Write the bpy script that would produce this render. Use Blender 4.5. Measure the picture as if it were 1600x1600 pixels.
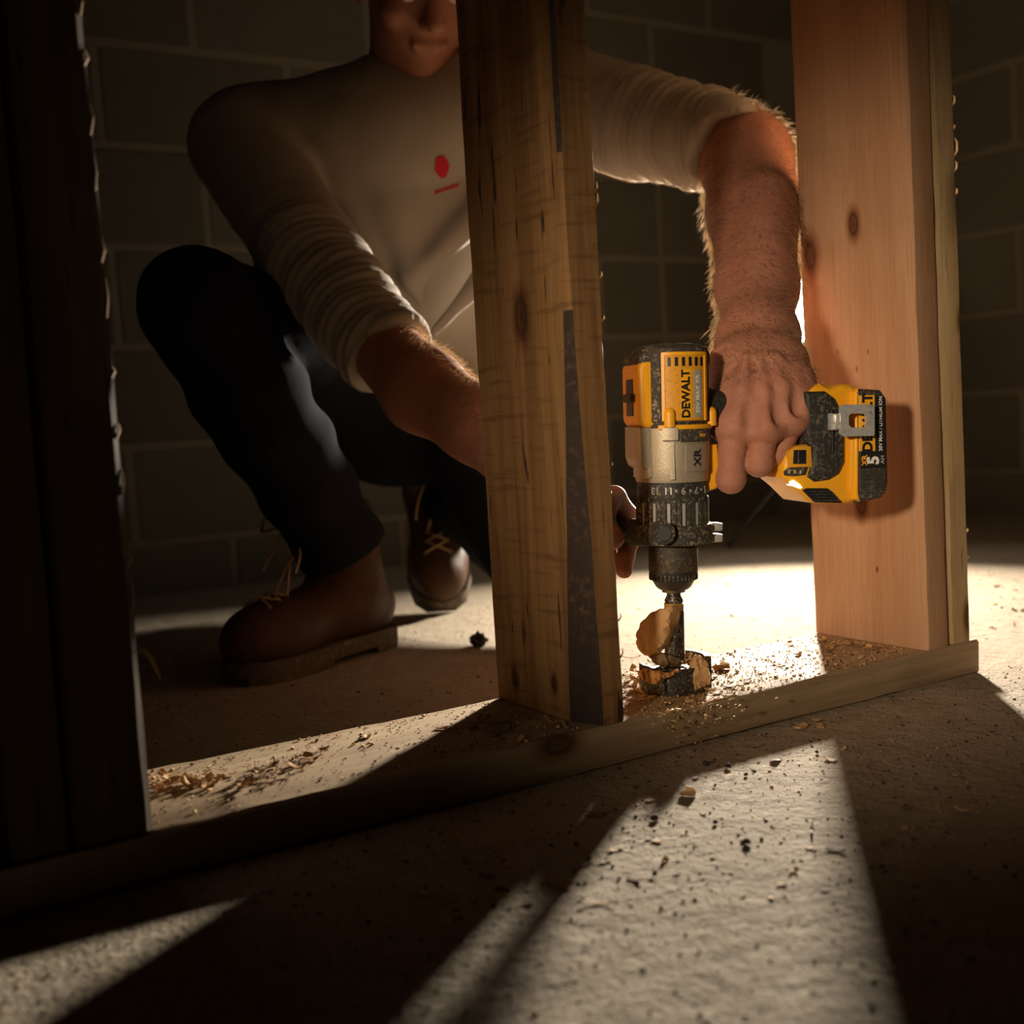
import bpy, bmesh, math, random
import numpy as np
from mathutils import Vector, Matrix

random.seed(7); RNG = np.random.default_rng(7)
S = bpy.context.scene
for o in list(bpy.data.objects): bpy.data.objects.remove(o)
COL = S.collection

# ------------------------------------------------------------------ camera
F_PX = 1849.2                      # focal length for a 1600 px frame
YAW, PITCH, ROLL = 0.5476, 0.0789, -0.0613
CAM = np.array([-0.5713, -0.8509, 0.3170])
def cam_axes():
    cy, sy, cp, sp = math.cos(YAW), math.sin(YAW), math.cos(PITCH), math.sin(PITCH)
    f = np.array([sy*cp, cy*cp, -sp]); r = np.array([cy, -sy, 0.0]); u = np.cross(r, f)
    cr, sr = math.cos(ROLL), math.sin(ROLL)
    return cr*r+sr*u, -sr*r+cr*u, f
CR, CU, CF = cam_axes()
def J(x, y, D):                    # photo pixel + distance along the view axis -> world point
    return CAM + CF*D + CR*(D*(x-800)/F_PX) + CU*(D*(800-y)/F_PX)
def on_z(x, y, z):                 # photo pixel -> point on a horizontal plane
    d = CF*F_PX + CR*(x-800) + CU*(800-y)
    return CAM + d*((z-CAM[2])/d[2])
cd = bpy.data.cameras.new('camera'); cam = bpy.data.objects.new('camera', cd); COL.objects.link(cam)
M = Matrix(((CR[0], CU[0], -CF[0], CAM[0]), (CR[1], CU[1], -CF[1], CAM[1]), (CR[2], CU[2], -CF[2], CAM[2]), (0, 0, 0, 1)))
cam.matrix_world = M
cd.sensor_width = 36; cd.lens = F_PX/1600*36; cd.clip_start = 0.02
cd.dof.use_dof = True; cd.dof.focus_distance = 1.17; cd.dof.aperture_fstop = 4.5
S.camera = cam

# ------------------------------------------------------------------ light
S.view_settings.view_transform = 'Standard'; S.view_settings.look = 'None'
S.view_settings.gamma = 1; S.view_settings.use_curve_mapping = False
S.view_settings.exposure = 0.0
w = bpy.data.worlds.new('world'); S.world = w; w.use_nodes = True
w.node_tree.nodes['Background'].inputs[0].default_value = (1.0, 0.80, 0.62, 1)
w.node_tree.nodes['Background'].inputs[1].default_value = 0.001
LAMP = np.array([1.285, 0.985, 0.505])           # work light standing behind the man
LAMP_DIR = np.array([-0.74, -0.66, -0.16]); LAMP_DIR /= np.linalg.norm(LAMP_DIR)
def add_light(name, kind, loc, direction, energy, color, **kw):
    ld = bpy.data.lights.new(name, kind); ld.energy = energy; ld.color = color
    for k, v in kw.items(): setattr(ld, k, v)
    o = bpy.data.objects.new(name, ld); COL.objects.link(o); o.location = loc
    o.rotation_euler = Vector(direction).to_track_quat('-Z', 'Y').to_euler()
    return o
add_light('work_light_beam', 'AREA', LAMP+LAMP_DIR*0.012, LAMP_DIR, 37, (1.0, 0.90, 0.75), shape='RECTANGLE', size=0.075, size_y=0.12, spread=math.radians(112))
FILL = np.array([-1.50, -0.98, 0.62])            # hand lamp on the near side of the framing
add_light('hand_lamp', 'SPOT', FILL, np.array([0.46, 0.03, 0.27])-FILL, 130, (1.0, 0.80, 0.58), spot_size=math.radians(24), spot_blend=1.0, shadow_soft_size=0.07)

# ------------------------------------------------------------------ helpers
def tag(o, label=None, cat=None, group=None, kind=None):
    if label: o['label'] = label
    if cat: o['category'] = cat
    if group: o['group'] = group
    if kind: o['kind'] = kind
    return o
def mesh_obj(name, verts, faces, mat=None, parent=None, smooth=None):
    me = bpy.data.meshes.new(name); me.from_pydata([tuple(v) for v in verts], [], [tuple(f) for f in faces]); me.update()
    return finish(name, me, mat, parent, smooth)
def finish(name, me, mat=None, parent=None, smooth=None):
    if mat: me.materials.append(mat)
    if smooth is not None:
        me.polygons.foreach_set('use_smooth', [True]*len(me.polygons))
        if smooth < 180: me.set_sharp_from_angle(angle=math.radians(smooth))
    o = bpy.data.objects.new(name, me); COL.objects.link(o)
    if parent: o.parent = parent
    return o
def bm_obj(name, bm, mat=None, parent=None, smooth=None):
    me = bpy.data.meshes.new(name); bmesh.ops.recalc_face_normals(bm, faces=bm.faces[:]); bm.to_mesh(me); bm.free()
    return finish(name, me, mat, parent, smooth)
def empty(name, loc=(0, 0, 0)):
    o = bpy.data.objects.new(name, None); COL.objects.link(o); o.location = loc; o.empty_display_size = 0.05
    return o
def box_bm(size, loc=(0, 0, 0), bev=0.0, seg=2, bm=None):
    b = bmesh.new()
    bmesh.ops.create_cube(b, size=1.0)
    for v in b.verts: v.co = Vector((v.co.x*size[0], v.co.y*size[1], v.co.z*size[2]))
    if bev: bmesh.ops.bevel(b, geom=b.edges[:], offset=bev, segments=seg, affect='EDGES', profile=0.5)
    bmesh.ops.translate(b, verts=b.verts[:], vec=loc)
    return b
def lathe(profile, n=48, closed=True):
    """profile: list of (r, z) from bottom to top -> verts, faces"""
    V, Fc = [], []
    for r, z in profile:
        for k in range(n):
            a = 2*math.pi*k/n; V.append((r*math.cos(a), r*math.sin(a), z))
    for i in range(len(profile)-1):
        for k in range(n):
            k2 = (k+1) % n; Fc.append((i*n+k, i*n+k2, (i+1)*n+k2, (i+1)*n+k))
    if closed:
        Fc.append(tuple(range(n-1, -1, -1))); Fc.append(tuple(range((len(profile)-1)*n, len(profile)*n)))
    return V, Fc
def prism_bm(outline, d0, d1, bev=0.0, seg=2):
    """outline: list of (x, z) points; extruded along y from d0 to d1"""
    b = bmesh.new()
    A = [b.verts.new((x, d0, z)) for x, z in outline]; B = [b.verts.new((x, d1, z)) for x, z in outline]
    n = len(outline)
    b.faces.new(A); b.faces.new(B[::-1])
    for i in range(n): b.faces.new((A[i], B[i], B[(i+1) % n], A[(i+1) % n]))
    bmesh.ops.recalc_face_normals(b, faces=b.faces[:])
    if bev:
        es = [e for e in b.edges if (e.verts[0] in A) == (e.verts[1] in A)]
        bmesh.ops.bevel(b, geom=es, offset=bev, segments=seg, affect='EDGES', profile=0.5)
    return b
def rrect(x0, x1, z0, z1, r, n=5):
    out = []
    for cx, cz, a0 in ((x1-r, z1-r, 0), (x0+r, z1-r, 90), (x0+r, z0+r, 180), (x1-r, z0+r, 270)):
        for k in range(n+1):
            a = math.radians(a0+90*k/n); out.append((cx+r*math.cos(a), cz+r*math.sin(a)))
    return out
def tube(points, radii, n=10, caps=True):
    P = np.array(points, float); m = len(P)
    if np.isscalar(radii): radii = [radii]*m
    V, Fc = [], []
    T = np.gradient(P, axis=0); T /= np.linalg.norm(T, axis=1)[:, None]
    ref = np.array([0, 0, 1.0]) if abs(T[0][2]) < 0.9 else np.array([1.0, 0, 0])
    nrm = np.cross(T[0], ref); nrm /= np.linalg.norm(nrm)
    for i in range(m):
        nrm = nrm - T[i]*(nrm@T[i]); nrm /= np.linalg.norm(nrm); bn = np.cross(T[i], nrm)
        for k in range(n):
            a = 2*math.pi*k/n; V.append(P[i]+radii[i]*(math.cos(a)*nrm+math.sin(a)*bn))
    for i in range(m-1):
        for k in range(n):
            k2 = (k+1) % n; Fc.append((i*n+k, i*n+k2, (i+1)*n+k2, (i+1)*n+k))
    if caps: Fc.append(tuple(range(n-1, -1, -1))); Fc.append(tuple(range((m-1)*n, m*n)))
    return V, Fc
def text_obj(name, s, size, mat, parent, M4, depth=0.0003, bold=0.0, sx=1.0):
    cu = bpy.data.curves.new(name, 'FONT'); cu.body = s; cu.size = size; cu.extrude = depth; cu.offset = bold
    cu.align_x = 'CENTER'; cu.align_y = 'CENTER'; cu.resolution_u = 3
    t = bpy.data.objects.new(name, cu); COL.objects.link(t)
    bpy.context.view_layer.update()
    dg = bpy.context.evaluated_depsgraph_get()
    me = bpy.data.meshes.new_from_object(t.evaluated_get(dg)); bpy.data.objects.remove(t)
    me.transform(Matrix.Diagonal((sx, 1, 1, 1))); me.transform(M4)
    me.materials.clear()
    return finish(name, me, mat, parent)

# ------------------------------------------------------------------ materials
def new_mat(name, rough=0.6, metallic=0.0, spec=0.5):
    m = bpy.data.materials.new(name); m.use_nodes = True
    nt = m.node_tree; b = nt.nodes['Principled BSDF']
    b.inputs['Roughness'].default_value = rough; b.inputs['Metallic'].default_value = metallic
    b.inputs['Specular IOR Level'].default_value = spec
    return m, nt, b
class NB:
    def __init__(s, nt): s.nt = nt; s.L = nt.links
    def n(s, t, **kw):
        nd = s.nt.nodes.new(t)
        for k, v in kw.items():
            if k.startswith('_'): setattr(nd, k[1:], v)
            else: nd.inputs[k.replace('__', ' ')].default_value = v
        return nd
    def coord(s, scale=(1, 1, 1), loc=(0, 0, 0), which='Object'):
        tc = s.n('ShaderNodeTexCoord'); mp = s.n('ShaderNodeMapping'); mp.inputs['Scale'].default_value = scale; mp.inputs['Location'].default_value = loc
        s.L.new(tc.outputs[which], mp.inputs['Vector']); return mp.outputs['Vector']
    def noise(s, vec, scale, detail=4, rough=0.55, dist=0.0):
        nd = s.n('ShaderNodeTexNoise'); nd.inputs['Scale'].default_value = scale; nd.inputs['Detail'].default_value = detail
        nd.inputs['Roughness'].default_value = rough; nd.inputs['Distortion'].default_value = dist
        s.L.new(vec, nd.inputs['Vector']); return nd.outputs['Fac']
    def ramp(s, fac, stops):
        nd = s.n('ShaderNodeValToRGB'); cr = nd.color_ramp
        while len(cr.elements) < len(stops): cr.elements.new(0.5)
        for e, (p, c) in zip(cr.elements, stops): e.position = p; e.color = (c[0], c[1], c[2], 1) if not np.isscalar(c) else (c, c, c, 1)
        s.L.new(fac, nd.inputs['Fac']); return nd.outputs['Color']
    def mix(s, fac, a, b, mode='MIX'):
        nd = s.n('ShaderNodeMix'); nd.data_type = 'RGBA'; nd.blend_type = mode
        for k, v in ((0, fac), (6, a), (7, b)):
            if hasattr(v, 'is_output') or hasattr(v, 'node'): s.L.new(v, nd.inputs[k])
            else: nd.inputs[k].default_value = v if np.isscalar(v) else (v[0], v[1], v[2], 1)
        return nd.outputs[2]
    def math(s, op, a, b=0.0):
        nd = s.n('ShaderNodeMath'); nd.operation = op
        for k, v in ((0, a), (1, b)):
            if hasattr(v, 'node'): s.L.new(v, nd.inputs[k])
            else: nd.inputs[k].default_value = v
        return nd.outputs[0]
    def bump(s, h, strength, dist, normal_to):
        nd = s.n('ShaderNodeBump'); nd.inputs['Strength'].default_value = strength; nd.inputs['Distance'].default_value = dist
        s.L.new(h, nd.inputs['Height']); s.L.new(nd.outputs['Normal'], normal_to)
def wood_mat(name, light, dark, axis=2, knots=(), streak=0.35, seed=0.0, crack=0.3, rough=0.75, saw=0.0):
    """grain runs along the given object axis; knots: list of (x, y, z, radius)"""
    m, nt, b = new_mat(name, rough, 0, 0.25); N = NB(nt)
    sc = [1, 1, 1]; sc[axis] = 0.045
    v = N.coord(tuple(sc), (seed, seed*1.7, seed*0.6)); raw = N.coord()
    warp = N.noise(v, 9, 3, 0.5)
    add = N.n('ShaderNodeVectorMath'); add.operation = 'ADD'; nt.links.new(v, add.inputs[0])
    cmb = N.n('ShaderNodeCombineXYZ'); wv = N.math('MULTIPLY', warp, 0.035)
    nt.links.new(wv, cmb.inputs[0]); nt.links.new(wv, cmb.inputs[1]); nt.links.new(cmb.outputs[0], add.inputs[1])
    v = add.outputs[0]
    broad = N.noise(v, 26, 3, 0.5); rings = N.noise(v, 95, 4, 0.6); fine = N.noise(v, 420, 3, 0.6)
    col = N.mix(N.ramp(broad, [(0.35, 0.0), (0.68, 1.0)]), light, dark)
    col = N.mix(N.math('MULTIPLY', N.ramp(rings, [(0.42, 0), (0.66, 1)]), streak), col, (dark[0]*0.62, dark[1]*0.55, dark[2]*0.5))
    col = N.mix(N.math('MULTIPLY', N.ramp(fine, [(0.45, 0), (0.7, 1)]), 0.25), col, (dark[0]*0.5, dark[1]*0.45, dark[2]*0.4))
    sc2 = [1, 1, 1]; sc2[axis] = 0.09
    ck = N.ramp(N.noise(N.coord(tuple(sc2), (seed+3, 0, seed)), 130, 2, 0.5), [(0.66, 0), (0.70, 1)])
    col = N.mix(N.math('MULTIPLY', ck, crack), col, (0.02, 0.012, 0.007))
    if saw:                                       # band-saw marks across the grain
        sc3 = [12, 12, 12]; sc3[axis] = 130; sm_ = N.noise(N.coord(tuple(sc3), (seed, 1, 2)), 1.0, 2, 0.5)
        col = N.mix(N.math('MULTIPLY', N.ramp(sm_, [(0.56, 0), (0.70, 1)]), saw), col, (dark[0]*0.45, dark[1]*0.4, dark[2]*0.35))
    for kx, ky, kz, kr in knots:
        sub = N.n('ShaderNodeVectorMath'); sub.operation = 'SUBTRACT'; nt.links.new(raw, sub.inputs[0]); sub.inputs[1].default_value = (kx, ky, kz)
        mul = N.n('ShaderNodeVectorMath'); mul.operation = 'MULTIPLY'; nt.links.new(sub.outputs[0], mul.inputs[0])
        ss = [1, 1, 1]; ss[axis] = 0.5; mul.inputs[1].default_value = ss
        ln = N.n('ShaderNodeVectorMath'); ln.operation = 'LENGTH'; nt.links.new(mul.outputs[0], ln.inputs[0])
        d = N.math('ADD', ln.outputs['Value'], N.math('MULTIPLY', N.math('SUBTRACT', warp, 0.5), kr*0.8))
        k1 = N.ramp(N.math('DIVIDE', d, kr*1.5), [(0.0, (0.16, 0.11, 0.08)), (0.24, (0.34, 0.25, 0.19)), (0.42, (0.22, 0.14, 0.10)), (0.66, (0.66, 0.55, 0.47)), (1.0, (1, 1, 1))])
        col = N.mix(1.0, col, k1, 'MULTIPLY')
    nt.links.new(col, b.inputs['Base Color'])
    N.bump(N.math('ADD', N.math('MULTIPLY', rings, 0.6), N.math('MULTIPLY', fine, 0.5)), 0.35, 0.0012, b.inputs['Normal'])
    return m
def speckle_mat(name, base, dust, amount=0.5, scale=260, rough=0.6, metallic=0.0, spec=0.4, bump=0.2, coarse=18, aniso=(1, 1, 1)):
    m, nt, b = new_mat(name, rough, metallic, spec); N = NB(nt); v = N.coord(aniso)
    f = N.noise(v, scale, 4, 0.65); c = N.noise(v, coarse, 4, 0.6)
    k = N.math('MULTIPLY', N.ramp(f, [(0.5, 0), (0.62, 1)]), N.ramp(c, [(0.38, 0.1), (0.66, 1)]))
    col = N.mix(N.math('MULTIPLY', k, amount), base, dust)
    nt.links.new(col, b.inputs['Base Color'])
    if bump: N.bump(f, bump, 0.001, b.inputs['Normal'])
    return m
def plain_mat(name, col, rough=0.5, metallic=0.0, spec=0.5, emit=0.0, var=0.12, scale=40):
    m, nt, b = new_mat(name, rough, metallic, spec); N = NB(nt)
    c = N.mix(N.noise(N.coord(), scale, 3), tuple(x*(1-var) for x in col), tuple(min(1, x*(1+var)) for x in col))
    nt.links.new(c, b.inputs['Base Color'])
    if emit: b.inputs['Emission Color'].default_value = (*col, 1); b.inputs['Emission Strength'].default_value = emit
    return m
# ------------------------------------------------------------------ the setting
T = 0.038; W = 0.1644
def floor_mat():
    m, nt, b = new_mat('dusty_concrete', 0.92, 0, 0.2); N = NB(nt); v = N.coord()
    big = N.noise(v, 3.0, 5, 0.6); mid = N.noise(v, 22, 5, 0.65); fin = N.noise(v, 240, 3, 0.7); pit = N.noise(v, 70, 4, 0.7)
    col = N.mix(big, (0.33, 0.265, 0.19), (0.43, 0.355, 0.265))
    col = N.mix(N.math('MULTIPLY', N.ramp(mid, [(0.45, 0), (0.7, 1)]), 0.45), col, (0.24, 0.18, 0.12))
    col = N.mix(N.math('MULTIPLY', N.ramp(fin, [(0.6, 0), (0.68, 1)]), 0.5), col, (0.12, 0.085, 0.055))
    nt.links.new(col, b.inputs['Base Color'])
    N.bump(N.math('ADD', N.math('MULTIPLY', mid, 1.0), N.math('ADD', N.math('MULTIPLY', fin, 0.30), N.math('MULTIPLY', pit, 0.7))), 0.75, 0.006, b.inputs['Normal'])
    return m
fm = floor_mat()
fl = bm_obj('floor', box_bm((7.2, 6.0, 0.1), (0, -0.6, -0.05)), fm)
tag(fl, 'dusty tan concrete basement floor strewn with wood chips', None, None, 'structure')

def block_mat(name, a, bcol):
    m, nt, b = new_mat(name, 0.95, 0, 0.15); N = NB(nt); v = N.coord((1, 1, 1), which='Object')
    oi = N.n('ShaderNodeObjectInfo'); n1 = N.noise(v, 14, 5, 0.65); n2 = N.noise(v, 160, 3, 0.7)
    col = N.mix(n1, a, bcol); col = N.mix(N.math('MULTIPLY', oi.outputs['Random'], 0.35), col, tuple(x*0.6 for x in a))
    nt.links.new(col, b.inputs['Base Color']); N.bump(n2, 0.5, 0.003, b.inputs['Normal'])
    return m
mb = block_mat('concrete_block_grey', (0.12, 0.107, 0.082), (0.18, 0.16, 0.124))
mm = block_mat('mortar', (0.20, 0.172, 0.125), (0.26, 0.225, 0.165))
YB, XR_ = 1.60, 2.06
def block_mesh(L):
    me = bpy.data.meshes.new('block'); b = box_bm((L-0.012, 0.03, 0.188), (0, 0, 0), 0.004, 1); b.to_mesh(me); b.free(); me.materials.append(mb); return me
BM_ = {0.4: block_mesh(0.4), 0.2: block_mesh(0.2)}
def block_wall(name, x0, x1, H, phase, halves=()):
    root = bm_obj(name, box_bm((x1-x0, 0.16, H), ((x0+x1)/2, 0.08+0.0, H/2)), mm)   # mortar bed, joints recessed
    z = 0.005; row = 0
    while z < H-0.05:
        x = x0 + (0.2 if row % 2 else 0.0) - phase
        while x < x1:
            segs = [(x, 0.4)] if not any(r == row and abs(x-h) < 0.2 for r, h in halves) else [(x, 0.2), (x+0.2, 0.2)]
            for xs, L in segs:
                if xs > x0-0.05 and xs+L < x1+0.05:
                    o = bpy.data.objects.new('concrete_block', BM_[L]); COL.objects.link(o); o.parent = root
                    o.location = (xs+L/2, 0.0125+random.uniform(-0.001, 0.001), z-0.099+0.1+0.0)
            x += 0.4
        z += 0.2; row += 1
    return root
wb = block_wall('wall_back', -2.66, XR_, 2.3, -0.085, [(3, 1.26)])
wb.location = (0, YB, 0.0)
tag(wb, 'grey concrete block wall behind the crouching man', None, None, 'structure')
wr = block_wall('wall_right', 0.0, 3.4, 2.3, 0.0)
wr.location = (XR_, YB, 0.0); wr.rotation_euler = (0, 0, math.radians(-90))
tag(wr, 'concrete block side wall in deep shade beyond the double stud', None, None, 'structure')

# ------------------------------------------------------------------ framing lumber
A_, B_ = 0.0172, 0.4633
def lumber(name, x0, x1, y0, y1, z0, z1, mat, label, group=None, bev=0.0022, axis=2, wane=None, nseg=40, seed=0):
    """a sawn board as a long grid so edges can wander a little; origin at its base"""
    rng = np.random.default_rng(seed)
    lens = [(x0, x1), (y0, y1), (z0, z1)]
    a = axis; c1, c2 = [i for i in range(3) if i != a]
    L0, L1 = lens[a]; u0, u1 = lens[c1]; v0, v1 = lens[c2]
    ring = [(u0+bev, v0), (u1-bev, v0), (u1, v0+bev), (u1, v1-bev), (u1-bev, v1), (u0+bev, v1), (u0, v1-bev), (u0, v0+bev)]
    org = np.array([(x0+x1)/2, (y0+y1)/2, z0]); V = []; nr = len(ring)
    wob = np.cumsum(rng.normal(0, 1, (nseg+1, 4)), axis=0); wob -= np.linspace(0, 1, nseg+1)[:, None]*wob[-1]
    for i in range(nseg+1):
        s = i/nseg; L = L0+(L1-L0)*s
        for k, (u, v) in enumerate(ring):
            du = 0.00022*wob[i, k//2]+rng.normal(0, 0.00025); dv = 0.00022*wob[i, (k//2+1) % 4]+rng.normal(0, 0.00025)
            uu, vv = u+du, v+dv
            if wane and k in (0, 7):
                ww = wane(s)
                uu = u0+ww[0]+du if k == 0 else u0+du
                vv = v0+dv if k == 0 else v0+ww[1]+dv
            p = [0, 0, 0]; p[a] = L; p[c1] = uu; p[c2] = vv; V.append(np.array(p)-org)
    Fc = []
    for i in range(nseg):
        for k in range(nr):
            k2 = (k+1) % nr; Fc.append((i*nr+k, i*nr+k2, (i+1)*nr+k2, (i+1)*nr+k))
    Fc.append(tuple(range(nr))); Fc.append(tuple(range(nseg*nr, (nseg+1)*nr)))
    b = bmesh.new(); vs = [b.verts.new(v) for v in V]
    for f in Fc: b.faces.new([vs[i] for i in f])
    o = bm_obj(name, b, mat, None, 35); o.location = org
    return tag(o, label, 'lumber', group)
ZS = T+0.0005; ZT = 2.05
m_plate = wood_mat('plate_wood', (0.44, 0.32, 0.19), (0.28, 0.185, 0.10), 0, [(0.331, -0.082, 0.031, 0.012)], 0.3, 4.0, 0.15)
plate = lumber('sill_plate', -1.25, 0.549, 0.0, W, 0.0, T, m_plate, 'long sawdust-covered sill plate lying on the floor under the studs', None, 0.0025, 0, None, 90, 3)
m_mid = wood_mat('weathered_stud_wood', (0.27, 0.145, 0.055), (0.15, 0.075, 0.025), 2, [(-0.019, -0.006, 0.371, 0.013), (-0.019, 0.045, 0.025, 0.006), (-0.019, -0.0245, 0.031, 0.005)], 0.55, 1.3, 0.9, 0.8, 0.45)
def wane_mid(s):                              # bark edge that widens towards the floor
    z = s*2.0
    k = max(0.0, min(1.0, (0.42-z)/0.40))
    return (0.003+0.010*k, 0.004+0.030*k)
mid = lumber('timber_stud', A_, A_+T, 0.0, W, ZS, ZT, m_mid, 'weathered brown stud with a dark oval knot and bark edge beside the drill', 'upright studs on the sill plate', 0.0036, 2, wane_mid, 60, 11)
m_bark = speckle_mat('bark', (0.030, 0.018, 0.012), (0.10, 0.06, 0.035), 0.6, 120, 0.9)
mid.data.materials.append(m_bark)
for p in mid.data.polygons:                   # the bark edge
    c = p.center
    if abs(p.normal.x) > 0.2 and abs(p.normal.y) > 0.15 and p.normal.x < 0 and p.normal.y < 0 and (c.z < 0.38 or c.z > 0.5): p.material_index = 1
m_r1 = wood_mat('pale_pine_a', (0.50, 0.29, 0.165), (0.42, 0.225, 0.115), 2, [(-0.019, -0.001, 0.47, 0.009), (-0.019, 0.066, 0.445, 0.014), (-0.019, 0.003, 0.159, 0.010), (-0.019, -0.0142, 0.328, 0.002), (-0.019, 0.0297, 0.331, 0.002), (-0.019, 0.0024, 0.31, 0.002), (-0.019, -0.0164, 0.084, 0.002)], 0.22, 2.1, 0.03)
m_r2 = wood_mat('pale_pine_b', (0.46, 0.33, 0.17), (0.33, 0.215, 0.10), 2, [(0.0148, -0.082, 0.0264, 0.010), (0.0174, -0.082, 0.355, 0.008)], 0.35, 6.4, 0.35)
r1 = lumber('timber_stud', B_, B_+T-0.0015, 0.0, W, ZS, ZT, m_r1, 'pale pine stud with a round knot behind the drill battery', 'upright studs on the sill plate', 0.003, 2, lambda s: (0.003, 0.005), 60, 21)
r2 = lumber('timber_stud', B_+T+0.0036, B_+2*T, 0.002, W, ZS, ZT, m_r2, 'rough pine stud nailed against the far side of the pale stud', 'upright studs on the sill plate', 0.003, 2, lambda s: (0.0045, 0.004), 60, 31)
m_left = wood_mat('shade_toned_stud_wood', (0.15, 0.10, 0.065), (0.09, 0.06, 0.035), 2, [], 0.4, 8.2, 0.5)  # deep shade on the left studs is put into this lowered wood colour
XL1 = -0.4108+T+0.003; XL0 = XL1-0.054
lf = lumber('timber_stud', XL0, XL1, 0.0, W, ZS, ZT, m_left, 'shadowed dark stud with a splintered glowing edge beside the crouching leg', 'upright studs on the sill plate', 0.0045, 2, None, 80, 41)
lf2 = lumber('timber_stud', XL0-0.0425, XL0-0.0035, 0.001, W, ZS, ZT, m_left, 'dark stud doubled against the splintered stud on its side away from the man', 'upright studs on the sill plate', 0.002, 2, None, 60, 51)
def splinter(parent, base, pts, r, mat):
    v, f = tube([np.array(p) for p in pts], r, 5); return mesh_obj('splinter', v, f, mat, parent, 60)
m_spl = plain_mat('splinter_wood', (0.62, 0.42, 0.24), 0.7, 0, 0.2)
hx, hy = (XL1-XL0)/2, W/2
zz = 0.16
for k in range(26):                           # torn fibres along the far right edge of the dark stud
    z0_ = 0.13+k*0.021+random.uniform(-0.008, 0.008); l = random.uniform(0.006, 0.03)
    splinter(lf, None, [(hx-0.0015, hy-0.002-0.16*(k % 2), z0_), (hx+random.uniform(0.0005, 0.0018), hy-0.001-0.16*(k % 2), z0_+l*0.5), (hx+random.uniform(0.0, 0.0015), hy-0.16*(k % 2), z0_+l)], [0.0009, 0.0008, 0.0003], m_spl)
splinter(lf, None, [(hx-0.001, -hy+0.002, 0.130), (hx+0.004, -hy, 0.131), (hx+0.009, -hy-0.002, 0.122), (hx+0.013, -hy-0.003, 0.108)], [0.0012, 0.0014, 0.0017, 0.0006], m_spl)
h2 = (T-0.0036)/2
for z0_, l, o_ in ((0.585, 0.012, 0.004), (0.53, 0.022, 0.006), (0.515, 0.012, 0.004), (0.49, 0.008, 0.003), (0.56, 0.006, 0.002), (0.12, 0.006, 0.003), (0.09, 0.005, 0.002)):
    splinter(r2, None, [(h2-0.001, -hy+0.004, z0_), (h2+o_, -hy+0.004, z0_+l*0.4), (h2+o_*0.8, -hy+0.003, z0_+l*0.8), (h2+0.001, -hy+0.003, z0_+l)][::-1], [0.0004, 0.0011, 0.0013, 0.0008], m_spl)
for k in range(9):
    z0_ = random.uniform(0.03, 0.5); l = random.uniform(0.004, 0.012)
    splinter(mid, None, [(T/2-0.001, -hy+0.003, z0_), (T/2+0.0015, -hy+0.002, z0_+l*0.5), (T/2+0.001, -hy+0.002, z0_+l)], [0.0008, 0.0008, 0.0003], m_spl)
# ------------------------------------------------------------------ the drill
O_D = on_z(1055, 1075, T)
_v = np.array([O_D[0]-CAM[0], O_D[1]-CAM[1], 0]); _v /= np.linalg.norm(_v); _r = np.array([_v[1], -_v[0], 0])
TH = math.radians(20)
ZD = np.array([0, 0, 1.0])+0.034*_r; ZD /= np.linalg.norm(ZD)
XD = _r*math.cos(TH)+_v*math.sin(TH); XD -= ZD*(XD@ZD); XD /= np.linalg.norm(XD); YD = np.cross(ZD, XD)
MD = Matrix(((XD[0], YD[0], ZD[0], O_D[0]), (XD[1], YD[1], ZD[1], O_D[1]), (XD[2], YD[2], ZD[2], O_D[2]), (0, 0, 0, 1)))
def LP(px, py, yl):                            # photo pixel -> drill-local (x, z) on the plane y = yl
    d = CF*F_PX + CR*(px-800) + CU*(800-py); o = CAM-O_D
    t = (yl-o@YD)/(d@YD); p = o+d*t
    return (p@XD, p@ZD)
drill = empty('cordless_drill', O_D); drill.matrix_world = MD
tag(drill, 'dusty yellow and black cordless drill held upright boring into the plate', 'drill')
YEL = speckle_mat('drill_yellow', (0.86, 0.40, 0.012), (0.50, 0.32, 0.12), 0.22, 300, 0.42, 0, 0.45, 0.08, 30)
YEL2 = speckle_mat('drill_yellow_worn', (0.72, 0.33, 0.02), (0.16, 0.10, 0.05), 0.45, 240, 0.5, 0, 0.4, 0.1, 30)
BLK = speckle_mat('drill_black_rubber', (0.022, 0.021, 0.020), (0.30, 0.25, 0.17), 0.55, 300, 0.6, 0, 0.4, 0.2, 26)
BLKD = speckle_mat('drill_black_dusty', (0.040, 0.036, 0.030), (0.45, 0.36, 0.23), 0.8, 330, 0.7, 0, 0.35, 0.3, 34)
BLKC = plain_mat('drill_black_clean', (0.012, 0.012, 0.013), 0.4)
SIL = speckle_mat('gear_case_metal', (0.44, 0.38, 0.28), (0.62, 0.52, 0.36), 0.5, 420, 0.5, 0.55, 0.5, 0.25, 30)
CHR = speckle_mat('belt_clip_steel', (0.60, 0.60, 0.58), (0.14, 0.13, 0.12), 0.6, 160, 0.30, 0.45, 0.5, 0.15, 40)
GRY = plain_mat('label_grey', (0.36, 0.34, 0.30), 0.5)
WHT = plain_mat('print_white', (0.75, 0.73, 0.68), 0.5)
INK = plain_mat('print_black', (0.010, 0.010, 0.010), 0.5)
ORG = plain_mat('print_orange', (0.80, 0.36, 0.015), 0.5)
mmz = 0.001
def lath(name, prof, mat, parent, n=64, smooth=35):
    v, f = lathe([(r*mmz, z*mmz) for r, z in prof], n); return mesh_obj(name, v, f, mat, parent, smooth)
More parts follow.
